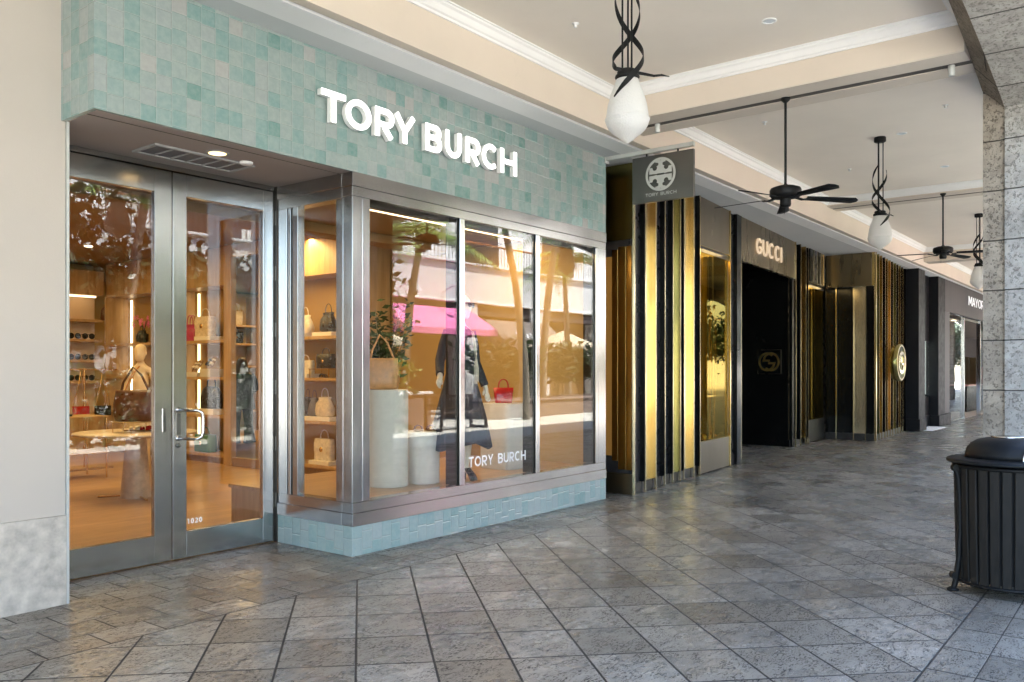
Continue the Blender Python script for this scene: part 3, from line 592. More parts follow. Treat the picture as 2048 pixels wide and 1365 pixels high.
XW = 7.70
def shelf_wall(y0, y1, lab):
    r = thing('wall_shelving', (XW + .2, (y0 + y1) / 2, 0), lab, 'shelving')
    MB().box(8.13, 8.158, y0, y1, .12, 3.0).build('back_panel', M['inwall'], r, True)
    MB().box(7.72, 8.155, y0, y1, 2.84, 3.446).build('bulkhead', M['oak'], r, True)
    MB().box(7.76, 8.15, y0, y1, .005, .10).build('plinth', M['oakd'], r, True)
    for y in (y0 + .02, y1 - .02): MB().box(7.70, 8.155, y - .02, y + .02, .005, 2.838).build('upright', M['oak'], r, True)
    for z in (.155, .775, 1.385, 1.975): MB().cbox(7.70, 8.125, y0 + .042, y1 - .042, z - .045, z, .003).build('shelf', M['oak'], r, True)
    MB().box(8.10, 8.128, y1 - .20, y1 - .17, .2, 2.8).build('light_strip', M['led'], r, True)
    return r
shelf_wall(8.42, 10.66, 'oak wall shelving seen past the side window, bags on four shelves')
r = thing('wall_shelving', (XW + .2, 12.5, 0), 'oak wall shelving behind the handled door leaf, lit from behind', 'shelving')
sp_ = lambda x: 11.665 + (x - 7.70) * 1.56
MB().box(8.13, 8.158, 12.38, 13.25, .12, 3.0).build('back_panel', M['inwall'], r, True)
MB().prism([(7.72, sp_(7.72) + .03), (8.155, sp_(8.155) + .03), (8.155, 13.25), (7.72, 13.25)], 'z', 2.84, 3.446).build('bulkhead', M['oak'], r, True)
MB().prism([(7.76, sp_(7.76) + .05), (8.15, sp_(8.15) + .05), (8.15, 13.25), (7.76, 13.25)], 'z', .005, .10).build('plinth', M['oakd'], r, True)
MB().prism([(7.70, 11.664), (7.745, 11.664), (8.155, sp_(8.155) - .03), (8.155, sp_(8.155) + .025), (7.70, 11.70)], 'z', .005, 2.838).build('upright', M['oak'], r, True)
MB().box(7.70, 8.155, 13.21, 13.25, .005, 2.838).build('upright', M['oak'], r, True)
for z in (.155, .775, 1.385, 1.975): MB().prism([(7.70, 11.705), (8.125, sp_(8.125) + .05), (8.125, 13.208), (7.70, 13.208)], 'z', z - .045, z).build('shelf', M['oak'], r, True)
MB().box(8.10, 8.128, 13.05, 13.08, .2, 2.8).build('light_strip', M['led'], r, True)
shelf_wall(13.27, 15.5, 'oak wall shelving behind the mannequin bust, mostly in shade')
# framed opening to the back room
of = thing('opening_frame', (7.9, 11.15, 0), 'tall oak framed opening to the back room of the boutique', 'doorway')
MB().cbox(7.66, 7.76, 11.46, 11.655, .005, 3.44, .004).cbox(7.66, 8.28, 10.665, 10.75, .005, 3.44, .004).cbox(7.66, 7.76, 10.7505, 11.4595, 3.25, 3.44, .004).build('jamb', M['oak'], of, True)
MB().cbox(7.68, 7.76, 10.7505, 11.4595, .005, .14, .004).build('sill', M['oakd'], of, True)
# back niche
nz = thing('display_niche', (7.2, 15.7, 0), 'lit display niche with eyewear shelves on the far wall', 'niche')
MB().box(6.75, 7.66, 15.80, 15.88, 0.1, 3.3).build('back_panel', P('niche_back', (.72, .55, .38), .7), nz, True)
MB().box(6.65, 6.75, 15.45, 15.88, .005, 3.3).build('upright', M['oak'], nz, True); MB().box(6.7505, 7.66, 15.45, 15.79, 2.86, 3.3).build('head', M['oak'], nz, True)
for z in (1.30, 1.68, 2.06, 2.42): MB().cbox(6.752, 7.66, 15.50, 15.795, z - .05, z, .003).build('shelf', M['oak'], nz, True)
MB().box(6.752, 7.66, 15.46, 15.795, .01, .72).build('cabinet', M['oak'], nz, True)
MB().box(6.76, 7.60, 15.62, 15.65, 2.83, 2.858).build('light_strip', M['led'], nz, True)
# shelves in the back room
br = thing('back_room_shelving', (12.5, 15.5, 0), 'shelving full of bags in the back room behind the standing person', 'shelving')
for z in (.5, 1.05, 1.6, 2.15, 2.6): MB().cbox(11.4, 14.1, 17.9, 18.3, z - .05, z, .003).build('shelf', M['oak'], br, True)
for x in (11.4, 12.72, 14.1): MB().box(x - .03, x + .03, 17.88, 18.32, .01, 3.3).build('upright', M['oakd'], br, True)
MB().box(11.3, 14.15, 18.33, 18.4, .01, 3.4).build('back_panel', M['inwall'], br, True)

def area(name, loc, size, e, col=(1, .62, .22), rot=(0, 0, 0), sy=None):
    l = bpy.data.lights.new(name, 'AREA'); l.energy = e; l.color = col; l.size = size; l.shape = 'RECTANGLE'; l.size_y = sy or size
    o = bpy.data.objects.new(name, l); COL.objects.link(o); o.location = loc; o.rotation_euler = rot; return o
area('shop_light', (5.2, 9.4, 3.43), 2.0, 9, sy=2.2); area('shop_light', (5.2, 13.2, 3.43), 2.5, 12, sy=3.0); area('bay_light', (6.8, 6.3, 3.08), 3.0, 5.5, (1, .64, .26), sy=.3)
area('back_light', (11.6, 16.2, 3.4), 1.8, 13)
area('shelf_light', (7.60, 9.6, 3.3), 1.6, 4.5, rot=(0, radians(-25), 0), sy=.1)
def spot(x, y, z, e=25):
    l = bpy.data.lights.new('shop_spot', 'SPOT'); l.energy = e; l.color = (1, .68, .32); l.spot_size = radians(70); l.spot_blend = .6; l.shadow_soft_size = .04
    o = bpy.data.objects.new('shop_spot', l); COL.objects.link(o); o.location = (x, y, z)
DLs = [(4.2, 8.6), (5.7, 8.6), (4.2, 10.8), (6.2, 10.6), (4.6, 13.2), (6.4, 13.4), (6.0, 15.0), (4.2, 15.0)]
for k, (x, y) in enumerate(DLs):
    if k % 2 == 0: spot(x, y, 3.40, 8)
    tag(MB().lathe([(.06, 0), (.06, -.01), (.045, -.012)], x, y, 16, z0=3.449).build('ceiling_spotlight', M['lamp']), 'small lit spotlight in the boutique ceiling seen through the doors', 'spotlight', 'spotlights in the boutique ceiling')

# ---------------- bags
def sq(w, d, z, r=.35, n=20, cx=0, cy=0, e=4):
    o = []
    for i in range(n):
        a = 2 * pi * i / n; c_, s__ = cos(a), sin(a)
        o.append((cx + math.copysign(abs(c_) ** (2 / e), c_) * w / 2, cy + math.copysign(abs(s__) ** (2 / e), s__) * d / 2, z))
    return o
def bag(loc, kind, w, h, d, mname, lab, rz=0., group=None, handle=None):
    r = thing('handbag', loc, lab, 'handbag', group, rz); mb = MB(); mt = M[mname]; hm = M[handle] if handle else mt
    if kind == 'bucket': prof = [(.80, .80, 0), (.90, .95, .03), (1, 1, .25), (.97, .9, .6), (.90, .62, .92), (.90, .55, 1), (.86, .50, 1.0), (.84, .48, .9)]
    elif kind == 'slouch': prof = [(.7, .7, 0), (.95, 1, .08), (1, 1, .35), (.9, .8, .65), (.62, .5, .88), (.72, .45, 1.0), (.55, .3, .98)]
    elif kind == 'dome': prof = [(.92, .9, 0), (1, 1, .06), (1, 1, .45), (.93, .85, .72), (.8, .6, .90), (.6, .3, 1)]
    elif kind == 'tote': prof = [(.78, .85, 0), (.82, .9, .04), (.92, .8, .55), (1, .45, 1), (.97, .35, 1), (.95, .33, .93)]
    else: prof = [(.97, .95, 0), (1, 1, .05), (1, 1, .6), (.98, .85, .9), (.95, .7, 1)]
    rs = [sq(w * a, d * b, h * c, e=5 if kind in ('flap', 'tote') else 3.2) for a, b, c in prof]
    mb.rings(rs, True, True, True)
    if kind == 'slouch':
        for i, v_ in enumerate(mb.v): mb.v[i] = tuple(Vector(v_) + .05 * h * noise.noise_vector(Vector(v_) * 14 / h * .25))
    mb.build('body', mt, r)
    if kind in ('flap',):
        f = MB(); f.rings([[(x_, y_ - .004, z_) for x_, y_, z_ in sq(w * 1.02, d * 1.03, h * zz, e=5)] for zz in (.42, .45, .8)] + [[(x_, y_, z_) for x_, y_, z_ in sq(w * .99, d * .8, h * 1.02, e=5)]], True, True, True)
        f.build('flap', mt, r); MB().lathe([(.018 * h / .15, 0), (.018 * h / .15, .004), (.004, .006)], 0, -d * .52 - .003, 14, axis='y', z0=h * .52).build('clasp', M['brass'], r)
    hs = MB()
    if kind in ('tote', 'dome', 'flap'):
        for yy in ((-d * .18, d * .18) if kind == 'tote' else (0,)):
            hh = h * (.62 if kind == 'tote' else .5)
            hs.tube([(w * .24 * cos(pi * i / 10) * -1, yy, h * .93 + hh * sin(pi * i / 10) ** .7) for i in range(11)], max(.005, w * .022), 8)
    if kind == 'bucket': hs.tube([(-w * .33, 0, h * .9), (-w * .27, 0, h * 1.25), (-.02, 0, h * 1.75), (w * .15, 0, h * 1.5), (w * .36, 0, h * .9)], w * .03, 8)
    if kind == 'slouch':
        hs.tube([(w * .22 * cos(pi * i / 10) * -1, 0, h * .9 + h * .55 * sin(pi * i / 10) ** .7) for i in range(11)], w * .02, 8)
    hs.build('handle', hm, r)
    return r
def shoe(loc, rz, mname, lab, group=None):
    r = thing('sandal', loc, lab, 'shoe', group, rz)
    s_ = MB(); s_.rings([[(x_ + .01 * 0, y_, z_) for x_, y_, z_ in sq(.085, .24, z, e=2.6)] for z in (0, .012)], True, True, True); s_.build('sole', M['oakd'], r)
    u = MB(); u.tube([(-.042, -.05, .012), (-.03, -.045, .045), (0, -.04, .058), (.03, -.045, .045), (.042, -.05, .012)], .009, 6, flat=(.05, .006)); u.tube([(-.04, .03, .012), (-.03, .03, .04), (0, .03, .05), (.03, .03, .04), (.04, .03, .012)], .009, 6, flat=(.03, .006)); u.build('strap', M[mname], r)
    return r
def riser(loc, w, d, h, lab, mname='shelfw'):
    x, y, z = loc; return tag(MB().cbox(x - d / 2, x + d / 2, y - w / 2, y + w / 2, z, z + h, .003).build('display_riser', M[mname]), lab, 'riser')
QX = -pi / 2
def yat(u, x=7.86): return onx(u, 740, x)[1]
# side-window shelves
for (u, z, w, lab) in [(604, 1.975, .28, 'pale riser under the slouchy white bag, top shelf by the side window'), (657, 1.975, .42, 'pale riser under the black studded bag'), (610, 1.385, .40, 'pale riser under the white flap bag'), (636, .775, .80, 'long pale riser under the three knotted bags'), (651, .155, .44, 'pale riser under the white flap bag on the lowest shelf')]:
    riser((7.86, yat(u), z + .001), w, .26, .055, lab)
SB = [(611, 2.031, 'slouch', .30, .26, .14, 'whitel', 'slouchy white handbag on the top shelf by the side window'), (657, 2.031, 'slouch', .30, .28, .15, 'blackl', 'black studded slouchy handbag on the top shelf by the side window'),
      (611, 1.441, 'flap', .34, .19, .10, 'whitel', 'white flap handbag on the second shelf by the side window'), (652, 1.52, 'flap', .33, .20, .12, 'blackl', 'black box handbag raised on the second shelf by the side window'),
      (616, .831, 'slouch', .19, .27, .13, 'blackl', 'small black knotted bag in the row of three'), (629, .831, 'slouch', .20, .26, .14, 'greyl', 'grey knotted bag between the black and cream ones'), (650, .831, 'slouch', .34, .28, .16, 'creaml', 'cream bow front bag at the end of the row of three'),
      (649, .211, 'flap', .36, .30, .12, 'whitel', 'white flap handbag on the lowest shelf by the side window')]
for u, z, k, w, h, d, mn, lab in SB: bag((7.86, yat(u), z), k, w, h, d, mn, lab, QX)
MB_ = MB().box(7.74, 7.98, yat(650) - .22, yat(650) + .22, 1.505, 1.515)
for dy in (-.21, .2): MB_.box(7.75, 7.76, yat(650) + dy, yat(650) + dy + .01, 1.387, 1.505).box(7.96, 7.97, yat(650) + dy, yat(650) + dy + .01, 1.387, 1.505)
tag(MB_.build('brass_stand', M['brass']), 'small brass stand under the black box handbag', 'stand')
shoe((7.84, yat(650), 1.386), QX + .4, 'blackl', 'dark sandal beneath the brass stand on the second shelf'); shoe((7.84, yat(603), .156), QX + .5, 'creaml', 'cream sandal on the lowest shelf by the side window')
# shelves behind the handled leaf
riser((7.86, yat(418), 1.976), .46, .26, .07, 'white riser under the cream top handle bag'); riser((7.86, yat(423), .776), .5, .26, .09, 'white riser under the black bag with a curved handle'); riser((7.86, yat(424), 1.386), .30, .26, .13, 'tall pale riser under the black and white shoes', 'plinth'); riser((7.86, yat(397), 1.386), .34, .26, .07, 'low grey riser under the cream strappy shoes', 'plinth')
for u, z, k, w, h, d, mn, lab in [(383, 1.976, 'tote', .36, .28, .14, 'pinkl', 'magenta top handle bag on the shelf behind the doors'), (411, 2.048, 'flap', .46, .32, .15, 'creaml', 'cream top handle bag with tall gold handles behind the doors'), (423, .868, 'dome', .50, .36, .18, 'blackl', 'black bag with a curved handle behind the doors'), (411, .156, 'flap', .46, .28, .18, 'greenl', 'green lizard print bag on the lowest shelf behind the doors'), (284, 2.0, 'slouch', .3, .2, .14, 'blackl', 'dark pouch beside the orchid on the high shelf')]:
    bag((7.86, yat(u), z), k, w, h, d, mn, lab, QX)
for u, z, mn, lab in [(393, 1.458, 'creaml', 'cream strappy shoe on the second shelf behind the doors'), (399, 1.458, 'whitel', 'white strappy shoe next to the cream one'), (421, 1.518, 'blackl', 'black shoe on the tall riser'), (428, 1.518, 'whitel', 'white buckled shoe on the tall riser')]:
    o = shoe((7.86, yat(u), z), QX, mn, lab); o.rotation_euler = (radians(55), 0, QX); o.location.z += .10
# back room bags
def bkb(u, v, k, w, h, d, mn, lab): p = ony(u, v, 18.1); bag((p[0], 18.1, min((.5, 1.05, 1.6, 2.15, 2.6), key=lambda q: abs(q - p[2])) + .001), k, w, h, d, mn, lab)
for a in [(473, 652, 'tote', .34, .34, .15, 'creaml', 'cream bag on the upper back room shelf'), (469, 689, 'flap', .44, .28, .16, 'blackl', 'black flap bag on the back room shelf above the person'), (457, 690, 'dome', .2, .2, .14, 'maroonl', 'small dark bag at the edge of the back room opening'), (512, 690, 'slouch', .34, .36, .15, 'greyl', 'dark slouchy bag on the back room shelf by the jamb'), (513, 742, 'slouch', .3, .32, .15, 'creaml', 'cream pouch on the middle back room shelf'), (513, 790, 'tote', .3, .3, .15, 'blackl', 'small black tote on the lower back room shelf'), (513, 840, 'dome', .36, .25, .15, 'tanl', 'tan bag low on the back room shelving')]: bkb(*a)
# niche bags and eyewear
p = ony(220, 652, 15.66); bag((p[0], 15.66, 2.421), 'dome', .34, .26, .14, 'brownl', 'brown top handle bag on the lit niche shelf'); p = ony(238, 652, 15.66); bag((p[0], 15.66, 2.421), 'tote', .30, .28, .13, 'creaml', 'cream bag beside the brown one on the lit niche shelf')
def eyewear(x, y, z, i):
    r = thing('sunglasses', (x, y, z), ['dark', 'tan', 'black'][i % 3] + ' sunglasses on the ' + ['lowest', 'middle', 'upper'][i // 3] + ' eyewear shelf of the niche', 'sunglasses')
    m_ = MB()
    for sx in (-.04, .04): m_.lathe([(.036, 0), (.036, .004)], sx, 0, 14, axis='y', z0=.036)
    m_.build('lens', M['blackl'], r); f_ = MB(); f_.box(-.085, .085, -.002, .004, .05, .058).box(-.085, -.08, .004, .13, .05, .058).box(.08, .085, .004, .13, .05, .058); f_.build('frame', [M['blackl'], M['tanl'], M['blackl']][i % 3], r)
    r.scale = (1.5, 1.5, 1.5)
for i in range(9): eyewear(6.95 + (i % 3) * .25, 15.6, [1.301, 1.681, 2.061][i // 3], i)
# orchid
oc = thing('orchid_plant', (7.86, yat(287), 1.976), 'pink orchid in a dark pot on the high shelf', 'plant')
MB().lathe([(.07, 0), (.09, .16), (.08, .165), (.075, .14)], n=16).build('pot', M['blackl'], oc)
st = MB(); fl = MB()
for k in range(4):
    a = k * 1.7; pts = [(0, 0, .15), (.03 * cos(a), .05 * sin(a), .3), (.08 * cos(a), .16 * sin(a) + .05, .42)]; st.tube(pts, .005, 5)
    for q in range(4):
        c = Vector(pts[-1]) + Vector((random.uniform(-.03, .03), random.uniform(-.12, .12), random.uniform(-.12, .05)))
        for j in range(5): b_ = j * 2 * pi / 5; fl.add([c, c + Vector((-.01, .035 * cos(b_ - .4), .035 * sin(b_ - .4))), c + Vector((-.005, .055 * cos(b_), .055 * sin(b_))), c + Vector((-.01, .035 * cos(b_ + .4), .035 * sin(b_ + .4)))], [(0, 1, 2, 3)])
st.build('stem', M['leafd'], oc); fl.build('blossom', M['pink'], oc)
# round table with what stands on it
tp = onz(272, 995)[:2]
tb_ = thing('round_table', (tp[0], tp[1], .004), 'round stone display table on a conical marble pedestal behind the doors', 'table')
MB().lathe([(.64, .735), (.67, .742), (.675, .755), (.67, .768), (.001, .77)], n=48).build('table_top', M['trav'], tb_); MB().lathe([(.175, 0), (.17, .05), (.125, .55), (.11, .734)], n=32).build('pedestal', M['trav'], tb_)
for a in (.3, 2.4, 4.5): MB().tube([(.1 * cos(a), .1 * sin(a), .02), (.42 * cos(a), .42 * sin(a), .012)], .012, 6).build('foot', M['brass'], tb_)
def ontab(u, v, z=.776): p = onz(u, v, z); return p
p = onz(262, 866, .776)
tr = thing('brass_tray_stand', (p[0] + .1, p[1] + .1, .776), 'low brass tray stand holding the brown bucket bag', 'stand')
MB().cbox(-.22, .22, -.14, .14, .11, .125, .003).build('tray', M['oak'], tr); lg = MB()
for sx in (-.2, .2):
    for sy in (-.12, .12): lg.tube([(sx, sy, 0), (sx, sy, .11)], .006, 6)
lg.build('leg', M['brass'], tr)
bag((p[0] + .1, p[1] + .1, .902), 'bucket', .47, .36, .24, 'brownl', 'large glossy brown bucket bag on the round table', -.75)
p = onz(268, 862, .776); shoe((p[0], p[1], .776), .9, 'whitel', 'cream sandal on the round table'); p = onz(290, 862, .776); shoe((p[0], p[1], .776), .7, 'redl', 'red sandal on the round table')
# console
cs = thing('console_table', (5.4, 11.9, .004), 'slim brass console table with a lower shelf at the edge of the door glass', 'table')
MB().cbox(-.75, .42, -.3, .3, .84, .86, .003).build('table_top', M['oak'], cs); MB().cbox(-.75, .42, -.3, .3, .34, .36, .003).build('lower_shelf', M['oak'], cs)
for sx in (-.72, .40):
    for sy in (-.28, .28): MB().tube([(sx, sy, 0), (sx, sy, .84)], .012, 6).build('leg', M['brass'], cs)
tag(MB().cbox(4.85, 5.45, 11.75, 12.1, .365, .43, .004).build('folded_cloth', M['creaml']), 'folded cream cloth on the console lower shelf', 'cloth')
tag(MB().cbox(5.0, 5.4, 11.75, 12.0, .865, .895, .006).build('clutch_bag', M['blackl']), 'flat dark clutch on the console top', 'bag')
# bag stand with chains
hs = thing('bag_stand', (6.1, 12.9, .004), 'brass stand hung with small chain strap bags', 'display stand')
MB().cbox(-.35, .35, -.2, .2, 0, .03, .004).build('base', M['oak'], hs); MB().tube([(0, 0, .03), (0, 0, 1.52)], .014, 8).tube([(-.45, 0, 1.5), (.5, 0, 1.5)], .010, 8).build('post', M['brass'], hs)
for k, (dx_, mn, lab) in enumerate([(-.38, 'creaml', 'cream chain strap bag hanging on the brass stand'), (-.05, 'redl', 'dark red chain strap bag hanging on the brass stand'), (.28, 'blackl', 'black chain strap bag hanging on the brass stand')]):
    b_ = thing('chain_bag', (6.1 + dx_, 12.9, .80), lab, 'handbag'); b1 = MB(); b1.rings([sq(.24, .08, z, e=5) for z in (0, .15)], True, True, True); b1.build('body', M[mn], b_)
    MB().tube([(-.11, 0, .15), (-.04, 0, .45), (0, 0, .71), (.04, 0, .45), (.11, 0, .15)], .006, 6).build('chain_strap', M['brass'], b_)
# clothes rail
cl = thing('clothes_rail', (5.2, 13.9, .004), 'clothes rail at the edge of the door glass', 'rail')
MB().tube([(-.8, 0, 0), (-.8, 0, 1.75), (.7, 0, 1.75), (.7, 0, 0)], .014, 8).build('rail', M['brass'], cl)
for k in range(7):
    x0 = 4.75 + k * .14; mn = ['blackc', 'navy', 'blackc', 'pink', 'blackc', 'navy', 'creaml'][k]
    g_ = MB(); g_.rings([[(x0 + .02 * cos(a), 13.9 + wd * sin(a), z) for a in [2 * pi * i / 12 for i in range(12)]] for wd, z in ((.26, .8 + .1 * (k % 3)), (.24, 1.2), (.2, 1.5), (.05, 1.66))], True, True, True)
    tag(g_.build('garment', M[mn]), ['black', 'navy', 'short black', 'pink', 'long black', 'dark blue', 'cream'][k] + ' garment hanging on the clothes rail', 'garment')

# ---------------- figures
def skin_body(name, joints, bones, m, parent, root, lvl=2):
    names = list(joints); vs = [joints[n][:3] for n in names]; es = [(names.index(a), names.index(b)) for a, b in bones]
    me = bpy.data.meshes.new(name); me.from_pydata(vs, es, []); o = bpy.data.objects.new(name, me); COL.objects.link(o); o.parent = parent
    sk = o.modifiers.new('skin', 'SKIN'); sk.use_smooth_shade = True
    for i, n in enumerate(names):
        r = joints[n][3]; rr = r if isinstance(r, tuple) else (r, r); me.skin_vertices[0].data[i].radius = rr; me.skin_vertices[0].data[i].use_root = (n == root)
    ss = o.modifiers.new('sub', 'SUBSURF'); ss.levels = lvl; ss.render_levels = lvl; me.materials.append(m); return o
def hand(J, Bn, wrist, side, d, up=Vector((0, 0, 1)), key='h'):
    # five fingers rooted in the palm, pointing along d
    d = Vector(d).normalized(); w = Vector(J[wrist][:3]); s_ = d.cross(up).normalized() * side
    J[key + 'p'] = (*(w + d * .05), (.018, .034)); Bn.append((wrist, key + 'p'))
    for i, (o_, ln) in enumerate(((-.026, .065), (-.009, .075), (.009, .07), (.025, .055))):
        a = w + d * .085 + s_ * o_; b = a + d * ln * .55 - up * 0; c = b + d * ln * .4 + Vector((.006, -.01, 0))
        J[f'{key}{i}a'] = (*a, .010); J[f'{key}{i}b'] = (*b, .0085); J[f'{key}{i}c'] = (*c, .007); Bn += [(key + 'p', f'{key}{i}a'), (f'{key}{i}a', f'{key}{i}b'), (f'{key}{i}b', f'{key}{i}c')]
    a = w + d * .04 - s_ * .04; b = a + d * .04 - s_ * .012; J[key + 'ta'] = (*a, .012); J[key + 'tb'] = (*b, .009); Bn += [(key + 'p', key + 'ta'), (key + 'ta', key + 'tb')]
def head_mesh(c, s=1., yaw=0):
    # egg shaped head with brow, nose, lips, chin and ears; faces -Y before yaw
    mb = MB(); n = 28; rs = []
    prof = [(-.118, .030, .030, -.035), (-.108, .050, .048, -.028), (-.085, .060, .066, -.018), (-.055, .066, .078, -.010), (-.02, .071, .088, -.002), (.02, .076, .096, .004), (.06, .077, .098, .008), (.09, .068, .086, .010), (.115, .046, .058, .012), (.128, .012, .015, .012)]
    for z, rx, ry, yo in prof:
        ring = []
        for i in range(n):
            a = 2 * pi * i / n; x_, y_ = rx * cos(a), ry * sin(a) + yo; f_ = max(0, -sin(a)) ** 14
            if -.06 < z < .03: y_ -= f_ * (.022 if z < 0 else .008) * (1 if z > -.045 else .5)
            if abs(z - .02) < .01: y_ += .006 * (max(0, -sin(a)) ** 3 if .25 < abs(cos(a)) < .6 else 0)
            ring.append((x_, y_, z))
        rs.append(ring)
    mb.rings(rs, True, True, True)
    for sx in (-1, 1): mb.rings([[(sx * (.070 + .012 * k), .012 + .020 * cos(a) * (1 - .2 * k), -.005 + .032 * sin(a) * (1 - .2 * k)) for a in [2 * pi * i / 10 for i in range(10)]] for k in (0, 1)], True, True, True)
    ca, sa = cos(yaw), sin(yaw); c = Vector(c)
    return mb.xf(lambda v_: Vector((c.x + s * (v_.x * ca - v_.y * sa), c.y + s * (v_.x * sa + v_.y * ca), c.z + s * v_.z)))
# window mannequin, local frame: +x right of figure as seen from the arcade, faces -y
fx, fy = 6.40, 5.62
wm = thing('window_mannequin', (fx, fy, .381), 'faceless cream mannequin in a long dark navy coat dress and sunglasses', 'mannequin', rz=radians(-8))
H_ = 1.80
J = {'pelvis': (0, 0, 1.02, (.12, .09)), 'waist': (0, 0, 1.18, (.10, .075)), 'chest': (0, .0, 1.36, (.13, .09)), 'neck0': (0, .01, 1.53, (.06, .055)), 'neck': (0, 0, 1.60, .043), 'head0': (0, 0, 1.66, .045),
     'lsh': (.15, .01, 1.475, .05), 'lel': (.22, .02, 1.19, .036), 'lwr': (.29, -.06, .94, .026), 'rsh': (-.15, .01, 1.475, .05), 'rel': (-.24, .03, 1.21, .036), 'rwr': (-.33, -.08, 1.06, .026),
     'lh': (.085, 0, .94, .085), 'lk': (.095, -.02, .52, .055), 'la': (.09, .02, .12, .034), 'lt': (.09, -.07, .055, .03), 'rh': (-.085, 0, .94, .085), 'rk': (-.09, .0, .52, .055), 'ra': (-.10, .07, .12, .034), 'rt': (-.10, -.02, .055, .03)}
Bn = [('pelvis', 'waist'), ('waist', 'chest'), ('chest', 'neck0'), ('neck0', 'neck'), ('neck', 'head0'), ('neck0', 'lsh'), ('lsh', 'lel'), ('lel', 'lwr'), ('neck0', 'rsh'), ('rsh', 'rel'), ('rel', 'rwr'), ('pelvis', 'lh'), ('lh', 'lk'), ('lk', 'la'), ('la', 'lt'), ('pelvis', 'rh'), ('rh', 'rk'), ('rk', 'ra'), ('ra', 'rt')]
hand(J, Bn, 'lwr', 1, (.12, -.1, -.9), Vector((0, 1, 0)), 'a'); hand(J, Bn, 'rwr', -1, (-.45, -.35, -.6), Vector((0, 1, 0)), 'b')
skin_body('body', J, Bn, M['skinm'], wm, 'pelvis')
head_mesh((0, -.02, 1.75), 1.0, radians(22)).build('head', M['skinm'], wm)
d = MB(); rs = []
for z, rx, ry, ex in [(.36, .33, .27, 1), (.37, .335, .275, 1), (.6, .285, .23, 1), (.85, .225, .175, .6), (1.0, .185, .135, .2), (1.16, .145, .105, 0), (1.30, .165, .12, 0), (1.42, .18, .115, 0), (1.49, .165, .095, 0), (1.535, .10, .075, 0), (1.56, .062, .06, 0)]:
    rs.append([(rx * cos(a) * (1 + .06 * ex * sin(9 * a)), ry * sin(a) * (1 + .06 * ex * sin(9 * a)), z + (.045 * sin(3 * a + 1) if z < .4 else 0)) for a in [2 * pi * i / 54 for i in range(54)]])
d.rings(rs, True, False, True); d.build('coat_dress', M['navy'], wm)
d = MB(); d.tube([(.14, .01, 1.50), (.19, .015, 1.36), (.225, .02, 1.19), (.262, -.02, 1.06), (.286, -.055, .955)], [.062, .058, .05, .045, .042], 12); d.build('sleeve', M['navy'], wm)
d = MB(); d.tube([(-.14, .01, 1.50), (-.20, .015, 1.36), (-.24, .03, 1.21), (-.29, -.03, 1.12), (-.322, -.07, 1.075)], [.062, .058, .05, .045, .042], 12); d.build('sleeve', M['navy'], wm)
yaw = radians(22); sgm = MB()
for sx in (-.036, .036): sgm.rings([[(sx + .033 * cos(a), -.108 - .004 * k, .018 + .026 * sin(a)) for a in [2 * pi * i / 14 for i in range(14)]] for k in (0, 1)])
sgm.box(-.078, .078, -.112, -.106, .030, .040).box(-.08, -.074, -.106, .01, .028, .036).box(.074, .08, -.106, .01, .028, .036)
sgm.xf(lambda v_: Vector((v_.x * cos(yaw) - v_.y * sin(yaw), -.02 + v_.x * sin(yaw) + v_.y * cos(yaw), 1.75 + v_.z))); sgm.build('sunglasses', M['blackl'], wm)
tl = MB(); tl.tube([(.05, -.13, 1.50), (.065, -.145, 1.36), (.07, -.155, 1.24)], .012, 6, flat=(.03, .006))
for k in range(26):
    a = random.uniform(0, 6.28); q = random.uniform(0, .02); tl.tube([(.07 + q * cos(a) * .4, -.158 + q * sin(a) * .3, 1.25), (.07 + q * 1.6 * cos(a), -.165 + q * sin(a), 1.12 + random.uniform(-.02, .02)), (.07 + q * 1.3 * cos(a), -.17 + q * sin(a), 1.00 + random.uniform(-.03, .03))], .0035, 4)
tl.build('fringed_tassel', M['creaml'], wm)
for nm, (ax, ay) in (('l', (.09, -.02)), ('r', (-.10, .03))):
    s_ = MB(); s_.rings([[(ax + .038 * sc_ * cos(a), ay - yo + .038 * 1.3 * sc_ * sin(a), z) for a in [2 * pi * i / 14 for i in range(14)]] for sc_, yo, z in ((.9, .08, 0), (1., .075, .02), (1, .05, .06), (.95, .0, .10), (.9, -.03, .125))], True, False, True)
    s_.tube([(ax, ay + .045, 0), (ax, ay + .05, .10)], [.006, .014], 8); s_.build('shoe', M['blackl'], wm)
# bust mannequin inside
pb = (6.35, 11.72); bm_ = thing('mannequin_bust', (pb[0], pb[1], .004), 'pale faceless mannequin behind the round table', 'mannequin', rz=radians(-50))
J2 = {k: v_ for k, v_ in J.items() if k[0] not in 'ab'}
Bn2 = [b for b in Bn if b[0] in J2 and b[1] in J2]; J2['lwr'] = (.27, -.05, .96, .026); J2['rwr'] = (-.27, -.05, .96, .026); J2['rel'] = (-.22, .02, 1.2, .036)
hand(J2, Bn2, 'lwr', 1, (.05, -.1, -.95), Vector((0, 1, 0)), 'c'); hand(J2, Bn2, 'rwr', -1, (-.05, -.1, -.95), Vector((0, 1, 0)), 'd')
skin_body('body', J2, Bn2, M['skinm'], bm_, 'pelvis'); head_mesh((0, -.02, 1.74), 1.02, 0).build('head', M['skinm'], bm_)
d = MB(); d.rings([[(rx * cos(a), ry * sin(a), z) for a in [2 * pi * i / 24 for i in range(24)]] for z, rx, ry in ((.55, .2, .16), (.9, .19, .15), (1.0, .17, .13), (1.12, .135, .105))], True, False, True); d.build('skirt', M['creaml'], bm_)
d = MB(); d.tube([(.0, -.05, 1.55), (-.10, -.11, 1.4), (-.2, -.1, 1.15), (-.24, -.05, .95)], .01, 6); d.build('strap', M['tanl'], bm_)
